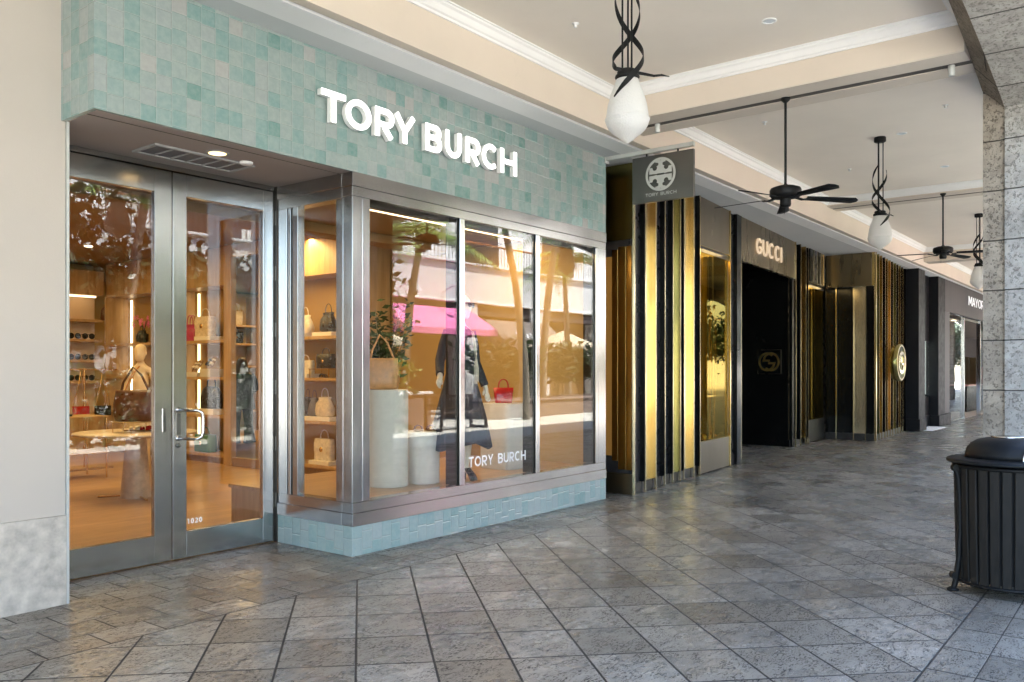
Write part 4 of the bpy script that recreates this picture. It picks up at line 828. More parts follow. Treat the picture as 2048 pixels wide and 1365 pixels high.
# customer
pf = onz(484, 888, .005); pr = thing('person', (pf[0], pf[1], .005), 'person with long brown hair in black coat and flared trousers, back turned', 'person', rz=radians(150))
J3 = {'pelvis': (0, 0, .93, (.14, .10)), 'waist': (0, 0, 1.08, (.13, .09)), 'chest': (0, -.02, 1.26, (.16, .11)), 'neck0': (0, -.03, 1.42, (.08, .07)), 'neck': (0, -.06, 1.48, .05), 'head0': (0, -.09, 1.54, .05),
      'lsh': (.17, -.02, 1.37, .06), 'lel': (.26, -.04, 1.12, .045), 'lwr': (.16, -.24, 1.05, .03), 'rsh': (-.17, -.02, 1.37, .06), 'rel': (-.26, -.04, 1.12, .045), 'rwr': (-.14, -.25, 1.05, .03),
      'lh': (.10, 0, .86, .10), 'lk': (.12, -.01, .48, .065), 'la': (.13, .02, .09, .045), 'lt': (.13, -.11, .045, .035), 'rh': (-.10, 0, .86, .10), 'rk': (-.13, .0, .48, .065), 'ra': (-.16, .03, .09, .045), 'rt': (-.17, -.10, .045, .035)}
Bn3 = [('pelvis', 'waist'), ('waist', 'chest'), ('chest', 'neck0'), ('neck0', 'neck'), ('neck', 'head0'), ('neck0', 'lsh'), ('lsh', 'lel'), ('lel', 'lwr'), ('neck0', 'rsh'), ('rsh', 'rel'), ('rel', 'rwr'), ('pelvis', 'lh'), ('lh', 'lk'), ('lk', 'la'), ('la', 'lt'), ('pelvis', 'rh'), ('rh', 'rk'), ('rk', 'ra'), ('ra', 'rt')]
hand(J3, Bn3, 'lwr', 1, (-.3, -.9, .1), Vector((0, 0, 1)), 'e'); hand(J3, Bn3, 'rwr', -1, (.3, -.9, .1), Vector((0, 0, 1)), 'f')
skin_body('body', J3, Bn3, M['skin'], pr, 'pelvis'); head_mesh((0, -.11, 1.60), .98, 0).build('head', M['skin'], pr)
d = MB(); d.rings([[(rx * cos(a) * (1 + .03 * sin(5 * a)), -.01 + ry * sin(a), z) for a in [2 * pi * i / 32 for i in range(32)]] for z, rx, ry in ((.70, .25, .19), (.74, .255, .195), (.95, .22, .17), (1.12, .20, .15), (1.28, .225, .15), (1.38, .21, .13), (1.44, .10, .09))], True, False, True); d.build('coat', M['blackc'], pr)
for sx in (1, -1):
    d = MB(); d.tube([(sx * .16, -.02, 1.39), (sx * .23, -.02, 1.26), (sx * .27, -.04, 1.12), (sx * .22, -.15, 1.06), (sx * .16, -.22, 1.05)], [.085, .08, .07, .06, .055], 12); d.build('sleeve', M['blackc'], pr)
    d = MB(); d.tube([(sx * .10, 0, .90), (sx * .115, 0, .6), (sx * .125, .0, .4), (sx * .145, .0, .12), (sx * .15, -.01, .03)], [.125, .10, .085, .11, .13], 14); d.build('trouser_leg', M['blackc'], pr)
d = MB(); d.rings([[(rx * cos(a) * (1 + .05 * sin(7 * a)), yo + ry * sin(a), z) for a in [2 * pi * i / 28 for i in range(28)]] for z, rx, ry, yo in ((1.33, .10, .05, .05), (1.42, .13, .08, .02), (1.52, .125, .10, -.03), (1.60, .105, .105, -.07), (1.68, .095, .105, -.09), (1.73, .05, .06, -.09), (1.74, .01, .01, -.09))], True, True, True); d.build('hair', M['hair'], pr)

# ---------------- window display
def plinth(u, v, r, h, lab, square=False):
    p = onz(u, v, .38); c = (p[0] + r * .65, p[1] + r * .75)
    if square: return tag(MB().rings([[(x_, y_, z) for x_, y_, _ in sq(2 * r, 2 * r, 0, e=7, n=40, cx=c[0], cy=c[1])] for z in (.382, h - .012)] + [[(x_, y_, h) for x_, y_, _ in sq(2 * r - .02, 2 * r - .02, 0, e=7, n=40, cx=c[0], cy=c[1])]], True, True, True).build('display_plinth', M['plinth']), lab, 'plinth'), c
    return tag(MB().lathe([(r, .382), (r, h - .014), (r - .006, h - .004), (r - .016, h), (.001, h)], c[0], c[1], 40).build('display_plinth', M['plinth']), lab, 'plinth'), c
_, c1 = plinth(778, 977, .195, 1.31, 'tall round pale plinth under the tan tote in the window')
_, c2 = plinth(850, 970, .16, .895, 'short round pale plinth under the maroon sandals')
_, c3 = plinth(1016, 940, .215, 1.12, 'square rounded cream plinth under the red bag', True)
bag((c1[0] - .06, c1[1] + .02, 1.311), 'bucket', .34, .30, .18, 'tanl', 'tan leather tote with a tall strap on the tall plinth', -.75)
bag((c3[0] - .02, c3[1], 1.121), 'tote', .235, .175, .12, 'redl', 'glossy red handbag on the square plinth', -.75)
shoe((c2[0] - .04, c2[1] + .03, .896), -.9, 'maroonl', 'maroon sandal lying on the short plinth'); shoe((c2[0] + .05, c2[1] - .05, .896), -.6, 'maroonl', 'second maroon sandal overlapping the first on the short plinth')
def leafy(name, loc, h, nst, nl, spread, lab, m_, ls=.07, cat='plant', pot=True):
    r = thing(name, loc, lab, cat); s_ = MB(); lf = MB()
    if pot: MB().lathe([(.12, 0), (.17, .28), (.155, .29), (.14, .26), (.01, .26)], n=24).build('pot', M['plinth'], r)
    for k in range(nst):
        a = random.uniform(0, 6.28); q = random.uniform(.3, 1) * spread; hh = h * random.uniform(.65, 1); z0 = .25 if pot else 0
        pts = [(0, 0, z0), (.25 * q * cos(a), .25 * q * sin(a), z0 + (hh - z0) * .5), (q * cos(a), q * sin(a), hh)]; s_.tube(pts, [.012, .008, .004], 5)
        for j in range(nl):
            f_ = random.uniform(.35, 1.05); c = Vector(pts[1]).lerp(Vector(pts[2]), (f_ - .35) / .65) + Vector([random.gauss(0, spread * .16) for _ in range(3)])
            dr_ = Vector([random.gauss(0, 1) for _ in range(3)]); dr_.z = abs(dr_.z) * .4; dr_.normalize(); sd = dr_.cross(Vector([random.gauss(0, 1) for _ in range(3)])).normalized()
            l_ = ls * random.uniform(.7, 1.3); lf.add([c, c + dr_ * l_ * .45 + sd * l_ * .2, c + dr_ * l_, c + dr_ * l_ * .45 - sd * l_ * .2], [(0, 1, 2, 3)])
    s_.build('stem', M['bark'], r); lf.build('foliage', m_, r); return r
leafy('potted_olive_tree', (6.62, 6.98, .382), 1.85, 16, 60, .30, 'leafy green potted tree behind the tan tote in the window', M['leafd'], .10)

# ================================================================== BRASS AND BLACK SHOPFRONT
G0, G1 = Vector((8.80, 4.985, 0)), Vector((12.93, 5.376, 0)); GD = (G1 - G0).normalized(); GN = Vector((-GD.y, GD.x, 0))   # GN points into the shop
gf = thing('brass_storefront', (12.5, 5.4, 0), 'luxury shopfront of brass mirror panels and black fins with a deep black entrance', 'storefront')
def gp(mb, s0, s1, d0, d1, z0, z1, c=0):
    # box in facade space: s along the line (metres from G0), d depth behind the line
    n0 = len(mb.v); (mb.cbox(s0, s1, d0, d1, z0, z1, c) if c else mb.box(s0, s1, d0, d1, z0, z1))
    return mb.xf(lambda v_: G0 + GD * v_.x + GN * v_.y + Vector((0, 0, v_.z)), n0)
def sx(x): return (x - G0.x) / GD.x
# end wall facing the tiled shop: bronze tiles above, dark bronze window, bronze base
MB().box(8.80, 8.815, 4.99, 5.52, 3.06, 3.965).build('end_panel', None or M['olive'], gf, True)
MB().box(8.80, 8.815, 4.99, 5.52, .01, .255).build('end_panel', M['bronze_l'], gf, True)
e = MB(); e.box(8.83, 8.85, 5.02, 5.52, .256, 3.058); e.build('end_reveal', M['kick'], gf, True)
MB().cbox(8.815, 8.829, 5.22, 5.30, .40, 2.95, .002).cbox(8.812, 8.828, 5.03, 5.10, .30, 2.98, .002).cbox(8.815, 8.829, 5.11, 5.215, .30, 2.98, .002).build('bronze_trim', M['amber'], gf, True)
MB().box(8.82, 8.828, 5.305, 5.50, .46, 2.87).build('display_pane', P('amber_lit_pane', (.36, .17, .04), .25, emi=(1, .45, .08), es=.006), gf, True)
def col_mat(k): return {'b': M['black'], 'g': M['goldw'], 'y': M['gold'], 'a': M['amber'], 'o': M['olive'], 'r': M['bronze'], 'm': M['blackm']}[k]
def fins(edges, kinds, zt=3.965, dep=.13, zb=.006, kick=True, zk=.135):
    for i in range(len(edges) - 1):
        a, b = edges[i], edges[i + 1]; k, sd = kinds[i]
        p = MB(); gp(p, a + .004, b - .014, dep, dep + .02, zk if kick else zb, zt); p.build('panel', col_mat(k), gf, True)
        p = MB(); gp(p, b - .0138, b - .0042, .004, dep, zk if kick else zb, zt); p.build('fin', col_mat(sd), gf, True)
        p = MB(); gp(p, b - .013, b + .003, -.006, .0035, zb, zt); gp(p, b - .004, b + .003, .0036, .02, zb, zt); p.build('fin_edge', M['edge'], gf, True)
        if kick: p = MB(); gp(p, a + .004, b - .014, dep - .02, dep - .0005, zb, zk); p.build('kick_plate', M['kick'], gf, True)
E1 = [sx(x) for x in (8.82, 9.135, 9.462, 9.756, 10.03, 10.297, 10.425, 10.807, 11.05)]
p = MB(); gp(p, -.004, E1[0], -.006, .02, .006, 3.965); p.build('fin_edge', M['edge'], gf, True)
fins(E1, [('m', 'b'), ('g', 'a'), ('m', 'b'), ('m', 'b'), ('g', 'o'), ('b', 'b'), ('g', 'a'), ('m', 'b')], dep=.065)
def window_unit(s0, s1, top_m, base_m, zt=3.965):
    p = MB(); gp(p, s0 + .002, s1, .01, .03, 3.28, zt, .002); p.build('top_panel', top_m, gf, True)
    p = MB(); gp(p, s0 + .002, s1, .01, .03, .02, .470, .002); p.build('base_panel', base_m, gf, True)
    p = MB(); gp(p, s0 + .002, s1, .36, .38, .475, 3.27); p.build('window_back', M['wgold'], gf, True)
    p = MB(); gp(p, s0 + .002, s1, .031, .36, .44, .474); gp(p, s0 + .002, s1, .031, .36, 3.271, 3.29); p.build('window_shelf', M['gold'], gf, True)
    p = MB(); gp(p, s0 + .004, s1 - .002, .035, .045, .4745, 3.2705); p.build('window_pane', M['glass_g'], gf, True)
    p = MB(); w_ = s1 - s0
    for q in (.36, .52): gp(p, s0 + w_ * q, s0 + w_ * q + .018, .05, .07, .4745, 3.2705)
    p.build('window_bar', M['steel_d'], gf, True)
    p = MB(); gp(p, s0 + .002, s1, .031, .06, 3.19, 3.2705); p.build('window_head', M['kick'], gf, True)
w0, w1 = sx(11.07), sx(12.38); window_unit(w0, w1, M['bronze_l'], M['bronze_l'])
fd = MB()   # crumpled gold foil on the window shelf
for k in range(70):
    a, dd = random.uniform(w0 + .1, w1 - .1), random.uniform(.09, .3); q = gp(MB(), 0, 0, 0, 0, 0, 0); c = G0 + GD * a + GN * dd + Vector((0, 0, .475))
    sz = random.uniform(.03, .08); r1, r2, r3 = [Vector([random.uniform(-1, 1), random.uniform(-1, 1), random.uniform(0, 1)]) * sz for _ in range(3)]; fd.add([c, c + r1, c + r2, c + r3], [(0, 1, 2), (0, 2, 3), (0, 1, 3)])
tag(fd.build('gold_foil', M['gold']), 'crumpled gold foil along the foot of the brass shop window', 'foil', kind='stuff')
# post beside the entrance
p = MB(); gp(p, w1 + .002, w1 + .04, -.004, .03, .006, 3.965); p.build('fin_edge', M['gold'], gf, True)
p = MB(); gp(p, w1 + .042, sx(12.72), .06, .09, .17, 3.965); p.build('panel', M['blackm'], gf, True); p = MB(); gp(p, w1 + .042, sx(12.72), .045, .09, .006, .169); p.build('kick_plate', M['kick'], gf, True)
p = MB(); gp(p, sx(12.72) + .001, sx(12.935), -.004, .20, .006, 3.965); p.build('panel', M['black'], gf, True); p = MB(); gp(p, sx(12.935) + .001, sx(12.935) + .012, -.008, .0, .006, 3.965); p.build('fin_edge', M['edge'], gf, True)
# entrance
s0, s1 = sx(12.952), sx(16.20)
Q0, Q1 = Vector((12.952, 5.380, 0)), Vector((16.20, 5.640, 0)); QD = (Q1 - Q0).normalized(); QN = Vector((-QD.y, QD.x, 0))
p = MB().cbox(0, (Q1 - Q0).length, 0, .08, 3.256, 3.965, .003).xf(lambda v_: Q0 + QD * v_.x + QN * v_.y + Vector((0, 0, v_.z))); p.build('entrance_header', M['bronze'], gf, True)
MB().box(16.20, 16.30, 5.70, 7.20, .006, 3.965).box(12.96, 13.05, 5.60, 7.20, .006, 3.965).box(13.05, 16.20, 7.0, 7.1, .006, 3.965).box(13.05, 16.2, 5.75, 7.0, 3.45, 3.5).build('entrance_wall', M['black'], gf, True)
MB().box(13.2, 13.9, 6.1, 6.12, 3.40, 3.449).build('ceiling_slot', P('slot_warm', (.3, .2, .15), .6, emi=(1, .6, .35), es=.05), gf, True)
# lit lettering on the header
gs = thing('lit_brass_sign', (14.5, 5.48, 3.6), 'slim glowing warm white capitals on the bronze header over the black entrance', 'sign')
def onl(u, a, b):
    d = ray(u, 740); nx, ny = -(b[1] - a[1]), b[0] - a[0]; t_ = (nx * a[0] + ny * a[1]) / (nx * d[0] + ny * d[1]); return Vector((d[0] * t_, d[1] * t_, 0))
for c, ua, ub in (('G', 1511, 1521.3), ('U', 1523.5, 1533), ('C', 1535.6, 1545.2), ('C', 1547.7, 1557), ('I', 1558.8, 1562)):
    x = (onl(ua, Q0, Q1) - Q0).dot(QD); x1_ = (onl(ub, Q0, Q1) - Q0).dot(QD)
    mb = MB(); letter(mb, c, x1_ - x, .272, .036, lambda s, h, d, x=x: Q0 + QD * (x + s) + QN * (-.035 + d) + Vector((0, 0, 3.458 + h)), .03)
    mb.build('letter', M['litw'], gs, True, fix=True)
# entrance plaque with interlocked letters, on the black side wall facing the camera
pq = thing('brass_plaque', (16.19, 6.16, 1.65), 'small framed gold interlocking double letter emblem on the black entrance wall', 'plaque')
yc, zc_ = 6.155, 1.655
f_ = MB(); f_.box(16.175, 16.198, yc - .245, yc - .235, zc_ - .24, zc_ + .24).box(16.175, 16.198, yc + .225, yc + .245, zc_ - .24, zc_ + .24).box(16.175, 16.198, yc - .2345, yc + .2245, zc_ + .232, zc_ + .24).box(16.175, 16.198, yc - .2345, yc + .2245, zc_ - .24, zc_ - .232); f_.build('frame', M['bronze'], pq, True)
def gg(mb, mapf, r, th, dep):
    # two mirrored G strokes, one flipped, overlapping
    def G(sgn, cx0):
        pts = arc(0, 0, r * .86, r * .95, 46, 332, 28); pts += [(r * .84, -r * .14), (r * .16, -r * .14)]
        return [(cx0 + sgn * px_, sgn * py_) for px_, py_ in pts]
    ribbon(mb, G(1, -r * .24), th, False, mapf, dep, 0); ribbon(mb, G(-1, r * .24), th, False, mapf, dep, .0008)
mb = MB(); gg(mb, lambda s, h, d: (16.186 - .004 + d, yc - s, zc_ + h), .175, .040, .008); mb.build('emblem', P('dim_gold', (.55, .38, .12), .3, .9), pq, True, fix=True)
# fins past the entrance
S0 = Vector((16.20, 5.625, 0)); S1 = Vector((18.50, 5.80, 0)); G0, GD = S0, (S1 - S0).normalized(); GN = Vector((-GD.y, GD.x, 0))
fins([0.0, .36, .74, .93], [('r', 'b'), ('y', 'a'), ('b', 'b')])
p = MB(); gp(p, -.012, .003, -.006, .02, .006, 3.965); p.build('fin_edge', M['edge'], gf, True)
window_unit(.94, 2.30, M['bronze'], M['steel_d'])
for a, b, k in [(1.0, 1.28, 'b'), (1.29, 1.56, 'm'), (1.57, 1.84, 'b'), (1.85, 2.12, 'a')]:
    p = MB(); gp(p, a, b, -.02, .008, 3.30, 3.964, .003); p.build('fin', col_mat(k), gf, True); p = MB(); gp(p, b + .001, b + .009, -.03, .0, 3.29, 3.964); p.build('fin_edge', M['edge'], gf, True)
# bay projecting towards the arcade: side facing the camera
XB = 18.60
MB().cbox(XB - .03, XB - .002, 4.86, 5.80, 3.265, 3.965, .003).build('top_panel', M['bronze'], gf, True)
ye = [5.83, 5.585, 5.228, 4.985, 4.80]
for i, k in enumerate(['b', 'b', 'g', 'b']):
    a, b = ye[i + 1], ye[i]
    MB().box(XB + (.0 if k == 'g' else .02), XB + .03, a + .012, b - .006, .15, 3.262).build('panel', col_mat(k), gf, True)
    MB().box(XB - .012, XB - .001, a + .0125, b - .0065, .006, .149).build('kick_plate', M['kick'], gf, True)
    MB().box(XB - .02, XB + .04, a - .004, a + .0115, .006, 3.262).build('fin_edge', M['edge'], gf, True)
MB().box(XB - .001, XB + .05, 4.775, 4.79, .006, 3.965).build('corner_panel', M['gold'], gf, True); MB().box(XB - .03, XB - .0015, 4.80, 4.855, 3.265, 3.965).build('corner_panel', M['gold'], gf, True)
S0 = Vector((18.65, 4.79, 0)); S1 = Vector((21.95, 4.99, 0)); G0, GD = S0, (S1 - S0).normalized(); GN = Vector((-GD.y, GD.x, 0))
fe = [0.0]; 
for w_ in (.33, .30, .34, .27, .33, .30, .36, .28, .32, .30): fe.append(fe[-1] + w_)
fins(fe, [('r', 'o'), ('y', 'a'), ('b', 'b'), ('y', 'a'), ('g', 'a'), ('r', 'b'), ('y', 'o'), ('b', 'b'), ('a', 'a'), ('y', 'b')], dep=.08)
MB().box(22.1, 22.15, 5.0, 6.0, .006, 3.965).build('side_wall', M['black'], gf, True); MB().box(18.64, 18.66, 5.9, 6.3, 0.006, 3.96).build('side_wall', M['black'], gf, True)
# round backlit emblem
ro = thing('round_emblem_sign', (20.2, 4.72, 1.66), 'round backlit brass emblem sign standing off the brass fins', 'sign')
MB().lathe([(.40, 0), (.41, .01), (.41, .15), (.395, .155), (.36, .155), (.355, .145), (.001, .145)], 20.2, 4.80, 48, axis='y', z0=1.66).build('drum', M['olive'], ro, True)
mb = MB(); ribbon(mb, arc(20.2, 1.66, .375, .375, 0, 360, 48)[:-1], .015, True, lambda s, h, d: (s, 4.642 + d, h), .006, 0); mb.build('rim_light', M['litw'], ro, True, fix=True)
mb = MB(); gg(mb, lambda s, h, d: (20.2 + s, 4.635 + d, 1.66 + h), .235, .046, .014); mb.build('emblem', M['goldw'], ro, True, fix=True)
l_ = bpy.data.lights.new('window_glow', 'AREA'); l_.energy = 1.6; l_.color = (1, .72, .3); l_.size = .9
for (x_, y_) in ((11.7, 5.45), (17.9, 5.9)):
    o = bpy.data.objects.new('window_glow', l_); COL.objects.link(o); o.location = (x_, y_, 3.24)
# mannequins of gold leaves in the brass windows are read only as glitter: a stand of foil ribbons
def ribbons(x_, y_, h, n, lab):
    mb = MB()
    for k in range(n):
        a = random.uniform(0, 6.28); q = random.uniform(.03, .16); z = random.uniform(.5, .6)
        mb.tube([(x_ + q * .3 * cos(a), y_ + q * .3 * sin(a), z), (x_ + q * cos(a + 1), y_ + q * .5 * sin(a + 1), z + h * .5), (x_ + q * .8 * cos(a + 2), y_ + q * .4 * sin(a + 2), z + h * random.uniform(.8, 1))], .01, 4, flat=(.05, .004))
    tag(mb.build('gold_ribbon_display', M['gold']), lab, 'display')
ribbons(12.0, 5.46, 2.0, 12, 'tall glittering gold ribbon display in the first brass window'); ribbons(17.35, 5.86, 2.0, 10, 'gold ribbon display in the second brass window')

# ================================================================== DARK SHOPFRONTS FURTHER ALONG
df = thing('charcoal_storefront', (23.6, 4.8, 0), 'charcoal panelled shopfront with a bright vitrine beside the brass fins', 'storefront')
MB().cbox(22.20, 22.86, 4.72, 5.4, .30, 3.965, .004).cbox(24.44, 25.27, 4.72, 5.4, .30, 3.965, .004).build('pilaster', M['cpaint'], df, True)
MB().box(22.861, 24.439, 4.95, 5.05, .30, .80).box(22.861, 24.439, 4.95, 5.05, 2.26, 3.965).build('recess_panel', M['cpaint'], df, True)
MB().cbox(22.17, 22.89, 4.69, 5.4, .006, .299, .004).cbox(24.41, 25.30, 4.69, 5.4, .006, .299, .004).box(22.891, 24.409, 4.93, 5.05, .012, .299).build('plinth_base', M['cpaint'], df, True)
MB().box(22.861, 24.439, 5.02, 5.04, .80, 2.26).build('vitrine_back', P('vitrine_light', (.75, .82, .80), .5, emi=(.85, .95, .92), es=.06), df, True); MB().box(22.861, 24.439, 4.96, 4.97, .801, 2.259).build('vitrine_pane', M['glass'], df, True)
MB().box(22.9, 24.4, 4.975, 5.019, .801, .86).box(22.9, 22.93, 4.972, 4.99, .861, 2.2).box(23.7, 23.73, 4.972, 4.99, .861, 2.2).build('vitrine_frame', M['chrome'], df, True)
MB().box(22.6, 24.3, 4.5, 4.92, .0005, .011).build('threshold', M['white'], df, True)
mf = thing('wood_storefront', (29, 4.8, 0), 'dark wood clad jewellery shopfront with a glass wall, farthest along the arcade', 'storefront')
MB().cbox(25.28, 25.95, 4.73, 5.2, .31, 3.10, .003).build('pier_cladding', M['cwood'], mf, True); MB().box(25.28, XE, 4.72, 5.2, 3.101, 3.965).build('fascia', M['cwood'], mf, True); MB().cbox(25.30, 25.98, 4.70, 5.2, .006, .309, .004).build('plinth_base', M['cpaint'], mf, True)
MB().box(25.99, 28.3, 4.80, 4.81, .05, 3.099).build('window_pane', M['glass'], mf, True); MB().box(31.2, 40, 4.80, 4.81, .05, 3.099).build('window_pane', M['glass'], mf, True)
MB().cbox(28.3, 28.38, 4.76, 4.88, .01, 3.099, .003).cbox(31.1, 31.18, 4.76, 4.88, .01, 3.099, .003).box(25.99, 28.29, 4.78, 4.84, .006, .049).box(28.38, 31.1, 4.80, 4.86, 3.0, 3.099).build('window_frame', M['chrome'], mf, True)
MB().box(25.9, XE, 9.0, 9.2, .006, 3.4).box(25.9, 26.0, 5.2, 9, .006, 3.4).build('interior_wall', M['mauve'], mf, True)
MB().box(26, XE, 4.9, 9, .0006, .008).build('interior_floor', M['trav'], mf, True); MB().box(26, XE, 5.2, 9, 3.35, 3.4).build('interior_ceiling', M['recess'], mf, True)
for k in range(5): 
    tag(MB().lathe([(.09, 0), (.09, -.02), (.07, -.022)], 30 + k * 1.6, 5.7 + .5 * (k % 2), 14, z0=3.349).build('ceiling_spotlight', M['lamp']), 'lit spotlight inside the wood clad jewellery shop', 'spotlight', 'spotlights inside the jewellery shop')
o = area('jewel_light', (34, 6.8, 3.3), 2.5, 7, (1, .86, .72))
ms = thing('wood_shop_sign', (30, 4.7, 3.55), 'white capital letters on the dark wood fascia, cut off by the stone pier', 'sign'); 
for c, ua, ub in (('M', 1937.6, 1944.6), ('A', 1945, 1950.8), ('Y', 1951, 1956.4), ('O', 1956.9, 1962.6), ('R', 1963.2, 1968.4), ('S', 1969, 1973.6)):
    xa, xb = ony(ua, 740, 4.66)[0], ony(ub, 740, 4.66)[0]; wd = xb - xa
    mb = MB(); letter(mb, c, .275 * .85, .275, .036, lambda s, h, d, xa=xa, wd=wd: (xa + s * wd / (.275 * .85), 4.66 + d, 3.445 + h), .008); mb.build('letter', M['lits'], ms, True, fix=True)
jc = thing('jewellery_counter', (35, 5.8, 0), 'dark jewellery counter with a pink top and brass display cases', 'counter')
MB().cbox(33.2, 36.8, 5.5, 6.1, .012, .92, .01).build('cabinet', M['black'], jc, True); MB().cbox(33.15, 36.85, 5.45, 6.15, .921, .96, .004).build('counter_top', P('pink_stone', (.50, .25, .25), .3), jc, True)
for k in range(2):
    dc = thing('display_case', (34.5 + k * 1.4, 5.75, .962), ['brass display case of coloured jewels on the dark counter, nearer one', 'brass display case of coloured jewels, the farther one'][k], 'case')
    MB().box(-.3, .3, .16, .2, 0, 1.0).box(-.3, -.28, -.15, .159, 0, 1.0).build('frame', M['bronze'], dc)
    for q, (cc_, zz) in enumerate([((.05, .25, .5), .62), ((.02, .35, .12), .45), ((.75, .12, .05), .25), ((.8, .6, .1), .10), ((.6, .7, .72), .78)]):
        MB().lathe([(.02, 0), (.09, .06), (.06, .14), (.001, .16)], random.uniform(-.12, .12), 0, 10, z0=zz).build('jewel', P('jewel_%d' % q, cc_, .2), dc)
bc = thing('glass_counter', (27, 5.4, 0), 'pale blue lit counter behind the first pane of the jewellery shop', 'counter')
MB().cbox(26.2, 28.2, 5.3, 5.9, .012, .95, .01).build('cabinet', P('pale_blue', (.42, .52, .68), .4), bc, True)
tag(MB().rings([[(36.4 + .2 * cos(a), 5.35 + .2 * sin(a), z) for a in [2 * pi * i / 16 for i in range(16)]] for z in (1.0, 1.6)], True, True, True).build('pink_display', P('salmon', (.60, .24, .22), .6)), 'pink display drum at the edge of the jewellery shop', 'display')
# back wall closing the far row so no sky shows behind the fronts
struct('party_wall', MB().box(-9, 2.3, 6.31, 6.5, 0, 5.2).box(12.2, 25.9, 7.6, 7.8, 0, 5.2).box(25.9, XE, 9.3, 9.5, 0, 5.2).box(2.3, 14.5, 19.5, 19.7, 0, 5.2).box(14.5, 14.7, 7.8, 19.5, 0, 5.2).box(2.1, 2.29, 6.5, 19.7, 0, 5.2).box(XE, XE + .3, -1.3, 9.5, 0, 5.2)
       .box(2.3, XE, 8.5, 19.5, 5.0, 5.19), M['blackm'], 'plain party wall behind the shops', 'wall')

# ================================================================== CEILING FITTINGS
def pendant():
    r = thing('pendant_lamp', (0, 0, 0), 'x', 'lamp', 'frosted glass pendant lamps')
    MB().lathe([(.001, 0), (.065, 0), (.07, -.008), (.07, -.055), (.06, -.062), (.001, -.062)], n=28).build('canopy', M['iron'], r)
    rd = MB()
    for a in (.4, 2.5, 4.6): rd.tube([(.035 * cos(a), .035 * sin(a), -.06), (.035 * cos(a), .035 * sin(a), -.93)], .0065, 8)
    rd.build('rod', M['iron'], r)
    MB().lathe([(.03, -.915), (.062, -.922), (.068, -.935), (.062, -.945), (.078, -.955), (.082, -.968), (.074, -.982), (.06, -.985), (.03, -.985)], n=28).build('collar', M['iron'], r)
    gp_ = [(.075, 0), (.092, .053), (.108, .092), (.119, .128), (.129, .165), (.135, .203), (.139, .235), (.141, .252), (.147, .258), (.148, .266), (.143, .273), (.141, .285), (.134, .305), (.118, .330), (.098, .350), (.083, .361), (.066, .373), (.053, .384), (.044, .390), (.040, .398), (.028, .402), (.024, .408), (.016, .412), (.006, .420), (.001, .421)]
    g = MB(); g.lathe([(r_, -.985 - z_) for r_, z_ in gp_], n=40)
    g.build('glass_shade', M['frost'], r)
    def hel(z0, z1, a0, turns, r0, r1, w, tail=None):
        pts = []; n = 34
        for i in range(n + 1):
            q = i / n; a = a0 + 2 * pi * turns * q; rr = r0 + (r1 - r0) * q; pts.append((rr * cos(a), rr * sin(a), z0 + (z1 - z0) * q))
        if tail: pts += tail
        mb = MB(); rs = []
        P3 = [Vector(p_) for p_ in pts]
        for i, p_ in enumerate(P3):
            d_ = (P3[min(i + 1, len(P3) - 1)] - P3[max(i - 1, 0)]).normalized(); out = Vector((p_.x, p_.y, 0)).normalized(); b_ = d_.cross(out).normalized(); tw = w * min(1, .25 + 3.5 * min(i, len(P3) - 1 - i) / len(P3) * 2)
            rs.append([p_ - b_ * tw / 2 - out * .002, p_ + b_ * tw / 2 - out * .002, p_ + b_ * tw / 2 + out * .002, p_ - b_ * tw / 2 + out * .002])
        return mb.rings(rs)
    hel(-.36, -1.12, 2.6, -.95, .075, .125, .034).build('ribbon', M['iron'], r)
    hel(-.42, -.93, 4.1, .80, .075, .10, .034, [(.125, -.13, -.95), (.155, -.17, -.945), (.185, -.21, -.955)]).build('ribbon', M['iron'], r)
    return r
def m_frost():
    m, t, b = mat('frosted_glass'); b.inputs['Base Color'].default_value = (.86, .85, .83, 1); b.inputs['Roughness'].default_value = .28; b.inputs['Transmission Weight'].default_value = 0
    b.inputs['Subsurface Weight'].default_value = .0; b.inputs['Coat Weight'].default_value = .5; b.inputs['Coat Roughness'].default_value = .12
    v = N(t, 'TexVoronoi'); v.inputs['Scale'].default_value = 85; L(t, pos(t), v.inputs['Vector']); L(t, bump(t, v.outputs[0], 1., .006), b.inputs['Normal'])
    out = t.nodes['Material Output']; tl = N(t, 'BsdfTranslucent'); tl.inputs[0].default_value = (.88, .87, .85, 1); mx = N(t, 'MixShader'); mx.inputs[0].default_value = .5; L(t, b.outputs[0], mx.inputs[1]); L(t, tl.outputs[0], mx.inputs[2]); L(t, mx.outputs[0], out.inputs[0]); return m
M['frost'] = m_frost()
p0 = pendant(); p0.location = (4.87, 2.81, ZC); p0.rotation_euler.z = .0; p0['label'] = 'large frosted glass pendant with black ribbons, nearest, over the tiled shop end'
p1 = copy_tree(p0); p1.location = (11.12, 2.81, ZC); p1.rotation_euler.z = .5; p1['label'] = 'frosted glass pendant between the two ceiling fans'
p2 = copy_tree(p0); p2.location = (17.71, 2.74, ZC); p2.rotation_euler.z = 1.1; p2['label'] = 'farthest frosted pendant half hidden by the stone pier'
